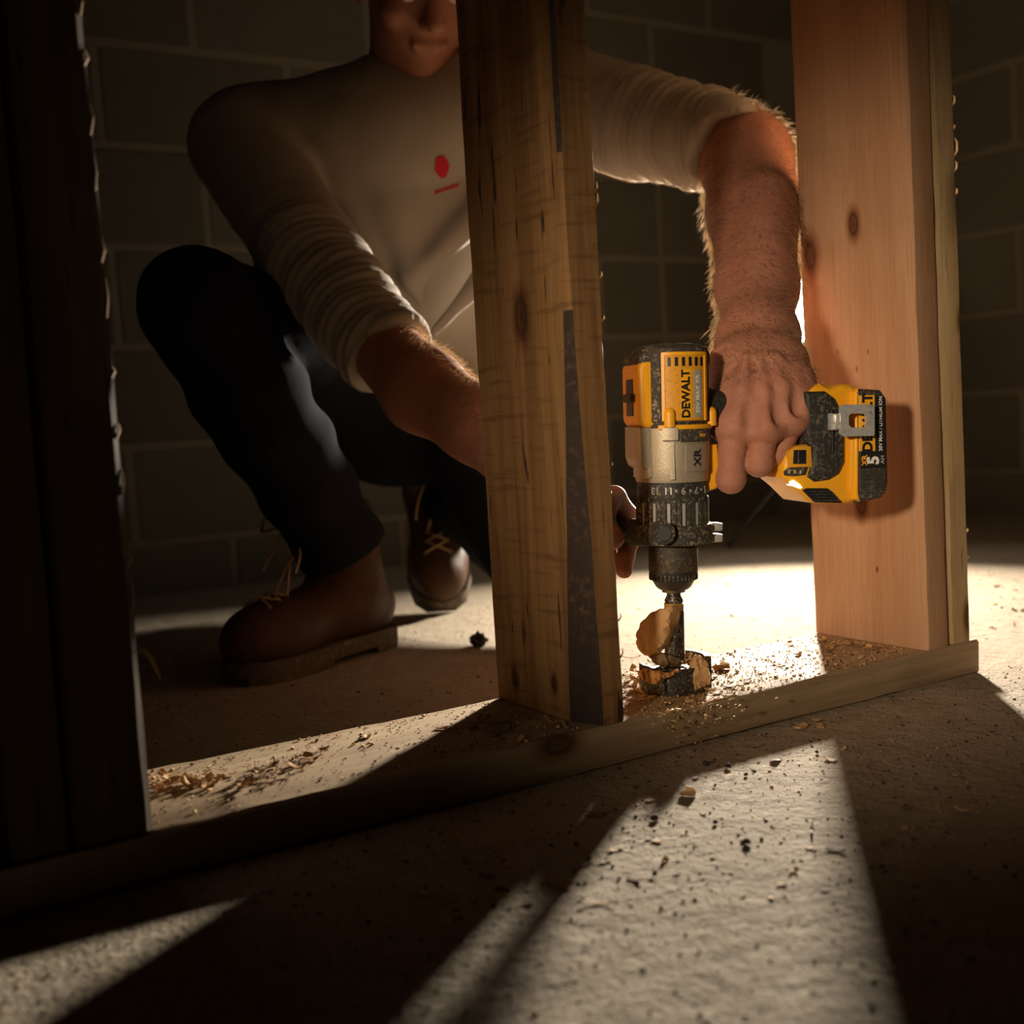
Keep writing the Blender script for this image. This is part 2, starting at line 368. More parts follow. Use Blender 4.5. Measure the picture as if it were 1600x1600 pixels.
def cylpatch(name, r0, r1, a0, a1, z0, z1, mat, parent, n=20, bev=0.0):
    """curved plate on a cylinder round the drill axis, angles in degrees, mm"""
    V, Fc = [], []
    for i in range(n+1):
        a = math.radians(a0+(a1-a0)*i/n); c, s_ = math.cos(a), math.sin(a)
        for r, z in ((r0, z0), (r1-bev, z0), (r1, z0+bev), (r1, z1-bev), (r1-bev, z1), (r0, z1)): V.append((r*c*mmz, r*s_*mmz, z*mmz))
    m = 6
    for i in range(n):
        for k in range(m): Fc.append((i*m+k, (i+1)*m+k, (i+1)*m+(k+1) % m, i*m+(k+1) % m))
    Fc.append(tuple(range(m))); Fc.append(tuple(range(n*m, (n+1)*m)))
    b = bmesh.new(); vs = [b.verts.new(v) for v in V]
    for f in Fc: b.faces.new([vs[i] for i in f])
    return bm_obj(name, b, mat, parent, 40)
def cyl_text(name, s, size, mat, parent, ang, z, r, up=True, bold=0.0, sx=1.0, depth=0.25):
    """lettering wrapped on the cylinder; up=True reads upwards, up=False is upside down round the ring"""
    o = text_obj(name, s, size*mmz, mat, parent, Matrix.Identity(4), depth*mmz, bold*mmz, sx)
    for v in o.data.vertices:
        x, y, d = v.co.x/mmz, v.co.y/mmz, v.co.z/mmz
        if up: a = math.radians(ang)-y/r; zz_ = z+x
        else: a = math.radians(ang)-x/r; zz_ = z-y
        rr = r+d
        v.co = (rr*math.cos(a)*mmz, rr*math.sin(a)*mmz, zz_*mmz)
    return o
# chuck
chuck = lath('chuck', [(10, 119), (24.2, 119.5), (24.4, 122), (24.0, 146), (22, 149)], speckle_mat('chuck_knurl', (0.050, 0.040, 0.028), (0.30, 0.21, 0.12), 0.8, 520, 0.6, 0.3, 0.4, 0.5, 60), drill, 72)
lath('chuck_band', [(18, 108), (21.5, 109.5), (24.0, 117), (24.3, 121), (22, 122)], BLK, chuck, 64)
lath('chuck_nose', [(9, 100.5), (14.5, 100.5), (17.5, 103), (21.6, 110.5), (20, 112)], plain_mat('chuck_steel', (0.07, 0.06, 0.05), 0.45, 0.6), chuck, 64)
lath('jaw_ring', [(7.5, 97.5), (11.5, 97.5), (12, 101.5), (8, 102)], plain_mat('jaw_steel', (0.22, 0.18, 0.13), 0.4, 0.9), chuck, 40)
for k in range(36):                            # short knurl bars of the lower band
    a = math.radians(k*10); b = box_bm((0.0012, 0.0022, 0.006), (0.0236, 0, 0.1135), 0.0003, 1)
    bmesh.ops.rotate(b, verts=b.verts[:], cent=(0, 0, 0), matrix=Matrix.Rotation(a, 3, 'Z')); bm_obj('knurl_bar', b, BLKD, chuck)
# torque ring
ring = lath('torque_ring', [(25, 164), (33.2, 164), (34.2, 166), (34.4, 196), (34.6, 205), (34.0, 208), (25, 208.5)], BLK, drill, 96)
for i in range(15):
    a = -90-36+i*24.0
    cylpatch('grip_rib', 33.5, 35.8, a-9.2, a-2.6, 166, 192, BLKD, ring, 4, 0.6)
    cylpatch('grip_rib', 33.5, 35.8, a-1.6, a+5.2, 166, 193, BLKD, ring, 4, 0.6)
    cylpatch('grip_inlay', 33.5, 35.0, a+7.6, a+12.2, 166, 188, GRY, ring, 4, 0.4)
for s_, a in (('13', -138), ('11', -116), ('\u2022', -104), ('9', -92), ('\u2022', -80), ('7', -68), ('\u2022', -56), ('5', -44), ('3', -22)):
    cyl_text('number', s_, 9.6, GRY if s_ != '11' else WHT, ring, a, 200.5, 34.7, False, 0.12)
# side handle with its clamp
sh = lath('side_handle', [(34, 147), (38.0, 147), (39.4, 149), (39.6, 164), (38.4, 166), (34, 166.5)], BLKD, drill, 72)
HDIR_W = np.array([-0.62, 0.785, 0.0]); hd = np.array([HDIR_W@XD, HDIR_W@YD, 0]); hd /= np.linalg.norm(hd)
def rodz(name, t0, t1, r, z, mat, parent, n=28, flare=None):
    pts = []; rad = []
    prof = flare or [(0, r*0.9), (0.06, r), (0.94, r), (1, r*0.9)]
    for s_, rr in prof: pts.append(hd*(t0+(t1-t0)*s_)*mmz+np.array([0, 0, z*mmz])); rad.append(rr*mmz)
    v, f = tube(pts, rad, n); return mesh_obj(name, v, f, mat, parent, 40)
rodz('clamp_neck', 24, 38, 13.5, 156.5, BLKD, sh)
rodz('handle_collar', 36, 43, 14.0, 156.5, BLKD, sh)
rodz('grip', 42, 160, 11.5, 156.5, BLK, sh, 28, [(0, 10.5), (0.05, 11.5), (0.12, 11.0), (0.4, 13), (0.7, 13), (0.9, 14), (0.97, 15.5), (1, 12)])
bx_, bz_ = LP(1033, 832, -0.037)
v, f = lathe([(0.0, 0), (0.0098, 0), (0.0108, 0.001), (0.0108, 0.016), (0.0, 0.016)], 32); 
boss = mesh_obj('clamp_boss', v, f, BLKD, sh, 40); boss.matrix_local = Matrix.Translation((bx_, -0.030, bz_)) @ Matrix.Rotation(math.radians(90), 4, 'X')
v, f = lathe([(0.0, 0), (0.0066, 0), (0.0066, 0.002), (0.0, 0.0022)], 28)
pin = mesh_obj('boss_pin', v, f, plain_mat('pin_grey', (0.16, 0.17, 0.16), 0.4, 0.6), sh, 40); pin.matrix_local = Matrix.Translation((bx_, -0.0455, bz_)) @ Matrix.Rotation(math.radians(90), 4, 'X')
for dz in (-6, 5):
    b = box_bm((0.012, 0.014, 0.008), (0.0405, -0.010, (156.5+dz)*mmz), 0.002, 2); bm_obj('clamp_nut', b, GRY, sh, 40)
# gear case
gc = lath('gear_case', [(25, 208), (35.0, 208), (35.6, 210), (36.4, 222), (37.2, 240), (37.2, 262), (30, 263)], SIL, drill, 80)
b = prism_bm([(-41*mmz, 262*mmz), (-41*mmz, 232*mmz), (-38*mmz, 224*mmz), (-33*mmz, 221*mmz), (-33*mmz, 212*mmz), (-8*mmz, 212*mmz), (-8*mmz, 262*mmz)], -0.0235, 0.0235, 0.004, 3); bm_obj('shift_housing', b, SIL, gc, 40)
cylpatch('rib', 36, 38.6, -112, -106, 211, 258, SIL, gc, 4, 0.6)
pb = cylpatch('badge', 36.6, 38.0, -89, -50, 218, 245, SIL, gc, 10, 0.5)
cyl_text('lettering', 'XR', 12, INK, gc, -69, 231.5, 38.05, True, 0.35)
cylpatch('belt_panel', 37, 40.0, -97, -38, 247, 259, BLKD, gc, 16, 0.8)
cylpatch('belt_mark', 39.6, 40.25, -68, -56, 251.5, 254.5, YEL2, gc, 4, 0.1)
cylpatch('lug', 37, 41, -122, -101, 248, 262, SIL, gc, 8, 1.2)
# motor housing
mh = lath('motor_housing', [(30, 258), (37.0, 259), (37.4, 262), (37.4, 316), (36.5, 324), (30, 326)], BLK, drill, 80)
cylpatch('housing_flange', 36.5, 40.6, -128, -30, 259, 263.5, YEL, mh, 24, 0.8)
def knob(a):
    v, f = lathe([(0.0055*math.cos(t_), 0.013+0.0055*math.sin(t_)) if t_ >= 0 else (0.0055, 0.0) for t_ in [-1]+[math.radians(x) for x in (0, 25, 50, 72, 85)]], 20)
    o = mesh_obj('screw_post', v, f, YEL, mh, 50); o.location = (0.0395*math.cos(math.radians(a)), 0.0395*math.sin(math.radians(a)), 0.2615)
knob(-112); knob(-32)
b = prism_bm(rrect(-42*mmz, -8*mmz, 261*mmz, 327*mmz, 0.010), -0.026, 0.026, 0.006, 4); sp = bm_obj('selector_panel', b, YEL, drill, 40)
b = box_bm((0.003, 0.020, 0.036), (-0.0415, -0.001, 0.2905), 0.001, 1); bm_obj('selector_slot', b, BLKC, sp)
b = box_bm((0.008, 0.024, 0.008), (-0.0435, -0.004, 0.290), 0.002, 2); bm_obj('selector_switch', b, BLKD, sp, 40)
b = box_bm((0.0015, 0.040, 0.003), (-0.0422, -0.001, 0.3165), 0.0006, 1); bm_obj('panel_step', b, YEL, sp)
cap = lath('rear_cap', [(30, 319), (38.0, 320), (39.0, 323), (38.6, 331), (36.5, 336.5), (30, 340), (18, 342), (0.5, 342.4)], BLKD, drill, 72)
b = prism_bm(rrect(-41*mmz, -8*mmz, 318*mmz, 334*mmz, 0.006), -0.025, 0.025, 0.006, 3); bm_obj('cap_shoulder', b, BLKD, cap, 40)
cylpatch('side_grip', 37, 39.2, -142, -124, 266, 322, BLKD, mh, 8, 1.0)
lp = cylpatch('label_panel', 37, 39.4, -122, -52, 267, 331, YEL2, mh, 26, 1.2)
cylpatch('panel_rim', 39, 40.4, -122.5, -118, 267, 331, YEL, lp, 4, 0.4); cylpatch('panel_rim', 39, 40.4, -56, -51.5, 267, 331, YEL, lp, 4, 0.4)
cylpatch('panel_rim', 39, 40.4, -122, -52, 329, 332.5, YEL, lp, 20, 0.5)
for i in range(6): cylpatch('vent_slot', 39, 39.75, -114+i*10, -109.5+i*10, 319, 327.5, BLKC, lp, 3, 0.1)
cylpatch('name_field', 39, 39.6, -96, -80, 269, 316, YEL, lp, 6, 0.1)
cyl_text('lettering', 'DEWALT', 11.5, INK, lp, -88.5, 292.5, 39.65, True, 0.45, 0.98)
cylpatch('grey_strip', 39, 39.7, -76, -63, 270, 315, GRY, lp, 6, 0.1)
cyl_text('lettering', '20V MAX XR', 6.2, WHT, lp, -69.5, 292.5, 39.75, True, 0.12, 1.05)
# trigger block, handle
b = prism_bm([LP(1103, 694, -0.014), LP(1122, 694, -0.014), LP(1126, 735, -0.014), LP(1122, 763, -0.014), LP(1108, 768, -0.014), LP(1101, 758, -0.014)], -0.014, 0.014, 0.003, 3); tg = bm_obj('trigger_guard', b, YEL, drill, 40)
b = prism_bm(rrect(*[LP(1124, 0, 0)[0], LP(1150, 0, 0)[0]], LP(1100, 752, 0)[1], LP(1100, 690, 0)[1], 0.006), -0.009, 0.009, 0.003, 3); bm_obj('trigger', b, BLK, drill, 40)
h0 = LP(1085, 640, 0); h1 = LP(1180, 655, 0); h2_ = LP(1290, 680, 0)
HZ0, HZ1 = h0, h2_
pts = []
V, Fc = [], []; n = 28; prof = [(0.0, 0.030, 0.024), (0.12, 0.024, 0.019), (0.4, 0.0225, 0.0165), (0.65, 0.0225, 0.0165), (0.85, 0.024, 0.020), (1.0, 0.032, 0.026)]
for s_, rz, ry in prof:
    x = h0[0]+(h2_[0]-h0[0])*s_; z = h0[1]+(h2_[1]-h0[1])*s_
    for k in range(n):
        a = 2*math.pi*k/n; V.append((x, ry*math.cos(a), z+rz*math.sin(a)))
for i in range(len(prof)-1):
    for k in range(n): Fc.append((i*n+k, i*n+(k+1) % n, (i+1)*n+(k+1) % n, (i+1)*n+k))
Fc.append(tuple(range(n-1, -1, -1))); Fc.append(tuple(range((len(prof)-1)*n, len(prof)*n)))
mesh_obj('handle', V, Fc, BLK, drill, 40)
# foot
def px_prism(name, pts, y0, y1, mat, parent, bev=0.003, seg=3, ref=None):
    b = prism_bm([LP(x, y, y0 if ref is None else ref) for x, y in pts], y0, y1, bev, seg); return bm_obj(name, b, mat, parent, 40)
foot = px_prism('foot', [(1224, 730), (1229, 706), (1242, 697), (1262, 695), (1262, 612), (1284, 599), (1296, 606), (1314, 600), (1333, 600), (1340, 610), (1340, 776), (1336, 786), (1318, 788), (1268, 786), (1247, 765), (1225, 747)], -0.034, 0.034, YEL, drill, 0.006, 4)
px_prism('foot_grip', [(1258, 612), (1289, 611), (1304, 622), (1316, 645), (1319, 682), (1319, 722), (1310, 741), (1295, 750), (1273, 753), (1262, 745), (1268, 725), (1269, 700), (1258, 690)], -0.039, 0.039, BLK, foot, 0.005, 4, -0.036)
px_prism('button_frame', [(1232, 705), (1244, 697), (1268, 697), (1270, 730), (1234, 731)], -0.0375, -0.030, YEL2, foot, 0.0015, 2)
px_prism('mode_button', [(1241, 703), (1260, 703), (1260, 725), (1240, 725)], -0.0388, -0.034, BLKC, foot, 0.001, 2)
px_prism('button_edge', [(1247, 704), (1250, 704), (1250, 724), (1247, 724)], -0.0396, -0.036, BLK, foot, 0.0004, 1)
px_prism('gauge', [(1227, 737), (1234, 731), (1262, 730), (1258, 742), (1240, 744), (1228, 743)], -0.0372, -0.032, BLKD, foot, 0.001, 2)
for i in range(3): px_prism('gauge_light', [(1232+i*9, 735), (1235+i*9, 735), (1235+i*9, 740), (1232+i*9, 740)], -0.0378, -0.036, YEL2 if i == 1 else GRY, foot, 0.0003, 1)
EMI = plain_mat('foot_lamp_glow', (1.0, 0.88, 0.62), 0.4, 0, 0.5, 1.6, 0.02)
px_prism('foot_lamp', [(1236, 753), (1241, 750), (1251, 757), (1255, 762), (1252, 764), (1240, 759)], -0.0362, -0.020, EMI, foot, 0.0015, 2)
lampfoot = LP(1246, 760, -0.03)
vent = px_prism('foot_vent', [(1255, 766), (1261, 763), (1294, 763), (1303, 770), (1317, 786), (1274, 785)], -0.0362, -0.030, BLKC, foot, 0.001, 1)
for i in range(4): px_prism('vent_slat', [(1264+i*3, 767+i*4.6), (1299+i*4.5, 767+i*4.6), (1300+i*4.5, 769+i*4.6), (1265+i*3, 769+i*4.6)], -0.0370, -0.034, BLK, vent, 0.0003, 1)
px_prism('foot_rib', [(1330, 650), (1338, 650), (1340, 770), (1344, 776), (1334, 778), (1328, 762)], -0.0385, -0.03, YEL, foot, 0.002, 3)
px_prism('clip_slot', [(1299, 640), (1304, 640), (1304, 708), (1301, 708)], -0.0402, -0.037, BLKC, foot, 0.0004, 1)
# battery
BY = -0.041
bat = px_prism('battery', [(1338, 616), (1346, 607), (1379, 609), (1388, 622), (1391, 755), (1387, 772), (1379, 779), (1345, 786), (1338, 776)], BY, 0.041, BLKD, drill, 0.007, 5)
px_prism('battery_seam', [(1336, 612), (1343, 606), (1345, 640), (1343, 770), (1346, 784), (1336, 780)], BY-0.0012, 0.040, YEL, bat, 0.003, 3)
lab = px_prism('battery_label', [(1345, 617), (1382, 619), (1384, 731), (1344, 732)], BY-0.0008, BY+0.002, INK, bat, 0.0004, 1)
px_prism('name_field', [(1343, 618), (1367, 617), (1368, 705), (1343, 705)], BY-0.0013, BY+0.002, YEL, bat, 0.0003, 1)
def bat_text(s, px, py, size, mat, bold=0.0, sx=1.0):
    x, z = LP(px, py, BY-0.0014)
    R_ = Matrix(((0, -1, 0, 0), (0, 0, -1, 0), (1, 0, 0, 0), (0, 0, 0, 1)))   # text x -> up, text y -> left, facing the near side
    text_obj('lettering', s, size*mmz, mat, lab, Matrix.Translation((x, BY-0.0015, z)) @ R_, 0.0002, bold*mmz, sx)
bat_text('DEWALT', 1356, 661, 14.5, INK, 0.6, 0.98)
bat_text('20V MAX / LITHIUM ION', 1376, 662, 5.0, WHT, 0.06, 1.0)
bat_text('XR', 1351, 719, 8.0, ORG, 0.25, 0.95)
bat_text('5', 1365, 719, 17, WHT, 0.7, 1.0)
bat_text('AH', 1379, 718, 5.5, GRY, 0.1, 1.1)
for i in range(9): px_prism('grip_rib', [(1346, 735+i*4), (1383, 735+i*4), (1384, 737.4+i*4), (1347, 737.4+i*4)], BY-0.0012, BY+0.003, BLKD, bat, 0.0003, 1)
# belt clip: bent steel with a window
clip = px_prism('belt_clip', [(1299, 646), (1317, 646), (1317, 672), (1300, 672)], -0.047, -0.038, CHR, drill, 0.001, 2)
ow = [LP(*q, -0.056) for q in [(1313, 636), (1318, 632), (1364, 632), (1366, 634), (1366, 679), (1364, 681), (1318, 682), (1313, 678)]]
iw = [LP(*q, -0.056) for q in [(1326, 650), (1330, 646), (1350, 646), (1356, 651), (1356, 663), (1350, 668), (1330, 668), (1326, 664)]]
b = bmesh.new(); rings_ = []
for y_ in (-0.0565, -0.053):
    rings_.append(([b.verts.new((x, y_, z)) for x, z in ow], [b.verts.new((x, y_, z)) for x, z in iw]))
for i in range(8):
    j = (i+1) % 8; (o0, i0), (o1, i1) = rings_
    b.faces.new((o0[i], o0[j], i0[j], i0[i])); b.faces.new((o1[i], i1[i], i1[j], o1[j]))
    b.faces.new((o0[i], o1[i], o1[j], o0[j])); b.faces.new((i0[i], i0[j], i1[j], i1[i]))
cp = bm_obj('clip_plate', b, CHR, clip)
px_prism('clip_neck', [(1310, 648), (1318, 648), (1318, 670), (1310, 670)], -0.0555, -0.044, CHR, clip, 0.001, 2)
px_prism('clip_fold', [(1360, 634), (1366, 634), (1366, 680), (1360, 680)], -0.0560, -0.044, CHR, clip, 0.001, 2)
add_light('foot_lamp_beam', 'SPOT', MD @ Vector((lampfoot[0], -0.030, lampfoot[1]-0.006)), np.array([0.17, 0.06, 0.05])-np.array(MD @ Vector((lampfoot[0], -0.030, lampfoot[1]))), 0.006, (1, 0.9, 0.75), spot_size=math.radians(60), spot_blend=0.8, shadow_soft_size=0.006)

# ------------------------------------------------------------------ the bit
bit = empty('self_feed_bit', O_D); bit.matrix_world = MD
tag(bit, 'black self-feed boring bit in the chuck packed with wood shavings', 'drill bit')
BIT = speckle_mat('bit_steel', (0.030, 0.028, 0.026), (0.55, 0.43, 0.26), 0.7, 420, 0.45, 0.5, 0.5, 0.3, 60)
def lb(name, prof, mat, n=40): v, f = lathe([(r*mmz, z*mmz) for r, z in prof], n); return mesh_obj(name, v, f, mat, bit, 40)
lb('shank', [(6.5, 86), (9.0, 86.5), (9.4, 89), (7.0, 94), (7.0, 99)], BIT, 12)
lb('collar', [(8.0, 79), (9.6, 79), (9.8, 86), (8.0, 86.5)], plain_mat('bit_collar_brass', (0.55, 0.30, 0.06), 0.45, 0.3), 40)
lb('shaft', [(10.0, 3), (10.0, 76), (9.4, 79.5), (6, 80)], BIT, 40)
lb('cutter_base', [(3, 0.2), (33, 0.2), (34, 1.5), (34, 5), (12, 8)], BIT, 56)
def sector(name, r0, r1, a0, a1, z0, z1, n=14):
    o = cylpatch(name, r0, r1, a0, a1, z0, z1, BIT, bit, n, 0.5); return o
sector('cutter_wall', 29, 36, -190, -62, 0.5, 27)
sector('cutter_wall', 29, 36, -22, 48, 0.5, 33)
b = box_bm((0.030, 0.007, 0.024), (-0.020, -0.016, 0.0135), 0.001, 1); bmesh.ops.rotate(b, verts=b.verts[:], cent=(0, 0, 0), matrix=Matrix.Rotation(math.radians(24), 3, 'Z')); bm_obj('cutter_blade', b, BIT, bit)
b = box_bm((0.040, 0.020, 0.006), (-0.014, -0.022, 0.0245), 0.001, 1); bm_obj('cutter_top', b, BIT, bit)
b = box_bm((0.030, 0.007, 0.024), (0.020, 0.010, 0.0135), 0.001, 1); bm_obj('cutter_blade', b, BIT, bit)
# ------------------------------------------------------------------ organic surfaces: distance fields -> mesh
class Field:
    def __init__(s, lo, hi, h):
        s.h = h; s.lo = np.array(lo, float); s.n = np.ceil((np.array(hi)-s.lo)/h).astype(int)+1
        s.F = np.full(tuple(s.n), 1.0, np.float32)
        s.ax = [s.lo[i]+h*np.arange(s.n[i]) for i in range(3)]
    def sub(s, lo, hi, m):
        a = np.clip(np.floor((lo-m-s.lo)/s.h).astype(int), 0, s.n-1); b = np.clip(np.ceil((hi+m-s.lo)/s.h).astype(int)+1, 1, s.n)
        if np.any(b <= a): return None, None
        sl = tuple(slice(a[i], b[i]) for i in range(3))
        X = s.ax[0][sl[0]][:, None, None]; Y = s.ax[1][sl[1]][None, :, None]; Z = s.ax[2][sl[2]][None, None, :]
        return sl, (X, Y, Z)
    def put(s, sl, d, k):
        f = s.F[sl]
        if k > 0:
            hh = np.clip(0.5+0.5*(f-d)/k, 0, 1); s.F[sl] = f*(1-hh)+d*hh-k*hh*(1-hh)
        else: s.F[sl] = np.minimum(f, d)
    def cone(s, a, b, ra, rb, k=0.01, lat=None, ls=1.0):
        """tapered capsule; lat/ls stretch the section along one direction"""
        a = np.array(a, float); b = np.array(b, float); R = max(ra, rb)*max(1, ls)
        sl, g = s.sub(np.minimum(a, b)-R, np.maximum(a, b)+R, k+4*s.h)
        if sl is None: return
        ab = b-a; L2 = ab@ab+1e-12
        px, py, pz = g[0]-a[0], g[1]-a[1], g[2]-a[2]
        t = np.clip((px*ab[0]+py*ab[1]+pz*ab[2])/L2, 0, 1)
        qx, qy, qz = px-t*ab[0], py-t*ab[1], pz-t*ab[2]
        if lat is not None:
            l = np.array(lat, float); l = l/np.linalg.norm(l); c = qx*l[0]+qy*l[1]+qz*l[2]; e = c*(1/ls-1)
            qx, qy, qz = qx+e*l[0], qy+e*l[1], qz+e*l[2]
        d = np.sqrt(qx*qx+qy*qy+qz*qz)-(ra+(rb-ra)*t)
        s.put(sl, d.astype(np.float32), k)
    def ell(s, c, axes, r, k=0.01, cut=False):
        c = np.array(c, float); A = np.array(axes, float); R = max(r)
        sl, g = s.sub(c-R, c+R, k+4*s.h)
        if sl is None: return
        p = [g[i]-c[i] for i in range(3)]
        q = [(p[0]*A[j][0]+p[1]*A[j][1]+p[2]*A[j][2]) for j in range(3)]
        k0 = np.sqrt(sum((q[j]/r[j])**2 for j in range(3)))+1e-9; k1 = np.sqrt(sum((q[j]/r[j]**2)**2 for j in range(3)))+1e-9
        d = (k0*(k0-1)/k1).astype(np.float32)
        if cut:
            f = s.F[sl]; d = -d; hh = np.clip(0.5-0.5*(f-d)/max(k, 1e-5), 0, 1); s.F[sl] = f*(1-hh)+d*hh+k*hh*(1-hh)
        else: s.put(sl, d, k)
    def plane_cut(s, p, n, box=None):
        """keep the side n points away from; box=(centre, radius) limits the cut"""
        p = np.array(p, float); n = np.array(n, float)/np.linalg.norm(n)
        c, R = (box if box else ((s.lo+s.lo+s.h*s.n)/2, 9.0))
        sl, g = s.sub(np.array(c)-R, np.array(c)+R, 0)
        if sl is None: return
        d = (g[0]-p[0])*n[0]+(g[1]-p[1])*n[1]+(g[2]-p[2])*n[2]
        s.F[sl] = np.maximum(s.F[sl], d.astype(np.float32))
    def mesh(s):
        F = s.F; neg = F < 0
        n = F.shape
        cs = [neg[i:n[0]-1+i, j:n[1]-1+j, k:n[2]-1+k] for i in (0, 1) for j in (0, 1) for k in (0, 1)]
        cnt = sum(c.astype(np.int8) for c in cs); act = (cnt > 0) & (cnt < 8)
        idx = np.argwhere(act); vid = np.full(act.shape, -1, np.int64); vid[act] = np.arange(len(idx))
        acc = np.zeros((len(idx), 3)); num = np.zeros(len(idx))
        corners = [(i, j, k) for i in (0, 1) for j in (0, 1) for k in (0, 1)]
        val = {c: F[idx[:, 0]+c[0], idx[:, 1]+c[1], idx[:, 2]+c[2]] for c in corners}
        for c in corners:
            for ax in range(3):
                if c[ax] == 0:
                    e = list(c); e[ax] = 1; e = tuple(e); v0, v1 = val[c], val[e]; m = (v0 < 0) != (v1 < 0)
                    t = np.where(m, v0/(v0-v1+1e-20), 0); p = np.tile(np.array(c, float), (len(idx), 1)); p[:, ax] = t
                    acc[m] += p[m]; num[m] += 1
        V = s.lo+s.h*(idx+acc/num[:, None])
        Fc = []
        for ax in range(3):
            sl0 = [slice(None)]*3; sl1 = [slice(None)]*3; sl0[ax] = slice(0, -1); sl1[ax] = slice(1, None)
            a_, b_ = neg[tuple(sl0)], neg[tuple(sl1)]; ch = np.argwhere(a_ != b_)
            o1, o2 = [i for i in range(3) if i != ax]
            ok = (ch[:, o1] > 0) & (ch[:, o2] > 0) & (ch[:, o1] < n[o1]-1) & (ch[:, o2] < n[o2]-1); ch = ch[ok]
            inside = a_[ch[:, 0], ch[:, 1], ch[:, 2]]
            def cell(d1, d2):
                q = ch.copy(); q[:, o1] += d1; q[:, o2] += d2; return vid[q[:, 0], q[:, 1], q[:, 2]]
            quad = np.stack([cell(-1, -1), cell(0, -1), cell(0, 0), cell(-1, 0)], 1)
            flip = inside if ax != 1 else ~inside
            quad[~flip] = quad[~flip][:, ::-1]; Fc.append(quad)
        return V, np.concatenate(Fc)
def vnormals(V, Fc):
    N = np.cross(V[Fc[:, 2]]-V[Fc[:, 0]], V[Fc[:, 3]]-V[Fc[:, 1]]); out = np.zeros_like(V)
    for k in range(4): np.add.at(out, Fc[:, k], N)
    return out/(np.linalg.norm(out, axis=1)[:, None]+1e-12)
_wv = RNG.normal(0, 1, (3, 24, 3)); _wp = RNG.uniform(0, 6.28, (3, 24))
def wnoise(P, freq, which=0, n=12):
    k = _wv[which][:n]*freq; return np.sin(P@k.T+_wp[which][:n]).mean(1)*1.8
def np_mesh(name, V, Fc, mat, parent, origin=None, smooth=180):
    V = np.asarray(V); Fc = np.asarray(Fc); me = bpy.data.meshes.new(name)
    if origin is not None: V = V-np.array(origin)
    me.vertices.add(len(V)); me.vertices.foreach_set('co', V.astype(np.float32).ravel())
    me.loops.add(Fc.size); me.loops.foreach_set('vertex_index', Fc.astype(np.int32).ravel())
    me.polygons.add(len(Fc)); me.polygons.foreach_set('loop_start', np.arange(0, Fc.size, 4, dtype=np.int32))
    me.update(calc_edges=True); me.validate()
    return finish(name, me, mat, parent, smooth)
def along(path, P):
    """arc length, radius and angle of points P round a polyline path"""
    path = np.array(path); best = np.full(len(P), 9.0); S_ = np.zeros(len(P)); A = np.zeros(len(P)); s0 = 0
    for a, b in zip(path[:-1], path[1:]):
        ab = b-a; L = np.linalg.norm(ab); u = ab/L; t = np.clip((P-a)@u, 0, L); q = P-a-t[:, None]*u; d = np.linalg.norm(q, axis=1)
        e1 = np.cross(u, CF); e1 /= np.linalg.norm(e1); e2 = np.cross(u, e1); m = d < best
        best[m] = d[m]; S_[m] = s0+t[m]; A[m] = np.arctan2(q[m]@e2, q[m]@e1); s0 += L
    return S_, best, A

# ------------------------------------------------------------------ the man
def skin_mat():
    m, nt, b = new_mat('skin', 0.60, 0, 0.35); N = NB(nt); v = N.coord()
    n1 = N.noise(v, 28, 4, 0.6); n2 = N.noise(v, 170, 3, 0.6); n3 = N.noise(v, 700, 2, 0.6)
    col = N.mix(n1, (0.36, 0.145, 0.088), (0.46, 0.215, 0.14)); col = N.mix(N.math('MULTIPLY', N.ramp(n2, [(0.5, 0), (0.75, 1)]), 0.4), col, (0.29, 0.095, 0.06))
    nt.links.new(col, b.inputs['Base Color'])
    b.inputs['Subsurface Weight'].default_value = 0.12; b.inputs['Subsurface Radius'].default_value = (1.0, 0.35, 0.2); b.inputs['Subsurface Scale'].default_value = 0.006
    N.bump(N.math('ADD', N.math('MULTIPLY', n2, 0.6), N.math('MULTIPLY', n3, 0.9)), 0.6, 0.0016, b.inputs['Normal'])
    return m
def cloth_mat(name, a, b_, weave=900, rough=0.9, patch=None):
    m, nt, b = new_mat(name, rough, 0, 0.15); N = NB(nt); v = N.coord(); n1 = N.noise(v, 12, 4, 0.6); n2 = N.noise(v, weave, 2, 0.6)
    col = N.mix(n1, a, b_); col = N.mix(N.math('MULTIPLY', n2, 0.35), col, tuple(x*0.45 for x in a))
    if patch:
        n4 = N.noise(v, 7, 3, 0.6); col = N.mix(N.math('MULTIPLY', N.ramp(n4, [(0.58, 0), (0.75, 1)]), 0.5), col, patch)
    nt.links.new(col, b.inputs['Base Color']); N.bump(N.math('ADD', n2, N.math('MULTIPLY', n1, 2.0)), 0.4, 0.0012, b.inputs['Normal'])
    return m
SKIN = skin_mat(); SHIRT = cloth_mat('shirt_cotton', (0.40, 0.35, 0.29), (0.47, 0.41, 0.34)); JEAN = cloth_mat('work_trousers', (0.011, 0.012, 0.016), (0.018, 0.019, 0.025), 700, 1.0, (0.038, 0.033, 0.027)); JEAN.node_tree.nodes['Principled BSDF'].inputs['Specular IOR Level'].default_value = 0.05
P_PEL = J(632, 600, 1.93); P_CH = J(635, 330, 1.80); P_NK = J(640, 120, 1.69)
R_SH, L_SH = J(400, 215, 1.69), J(858, 140, 1.66)
LATV = (L_SH-R_SH)/np.linalg.norm(L_SH-R_SH)
R_UP = [J(375, 225, 1.68), J(480, 395, 1.57), J(606, 552, 1.45)]
R_FA = [J(588, 532, 1.462), J(660, 610, 1.385), J(745, 664, 1.325), J(850, 762, 1.245)]
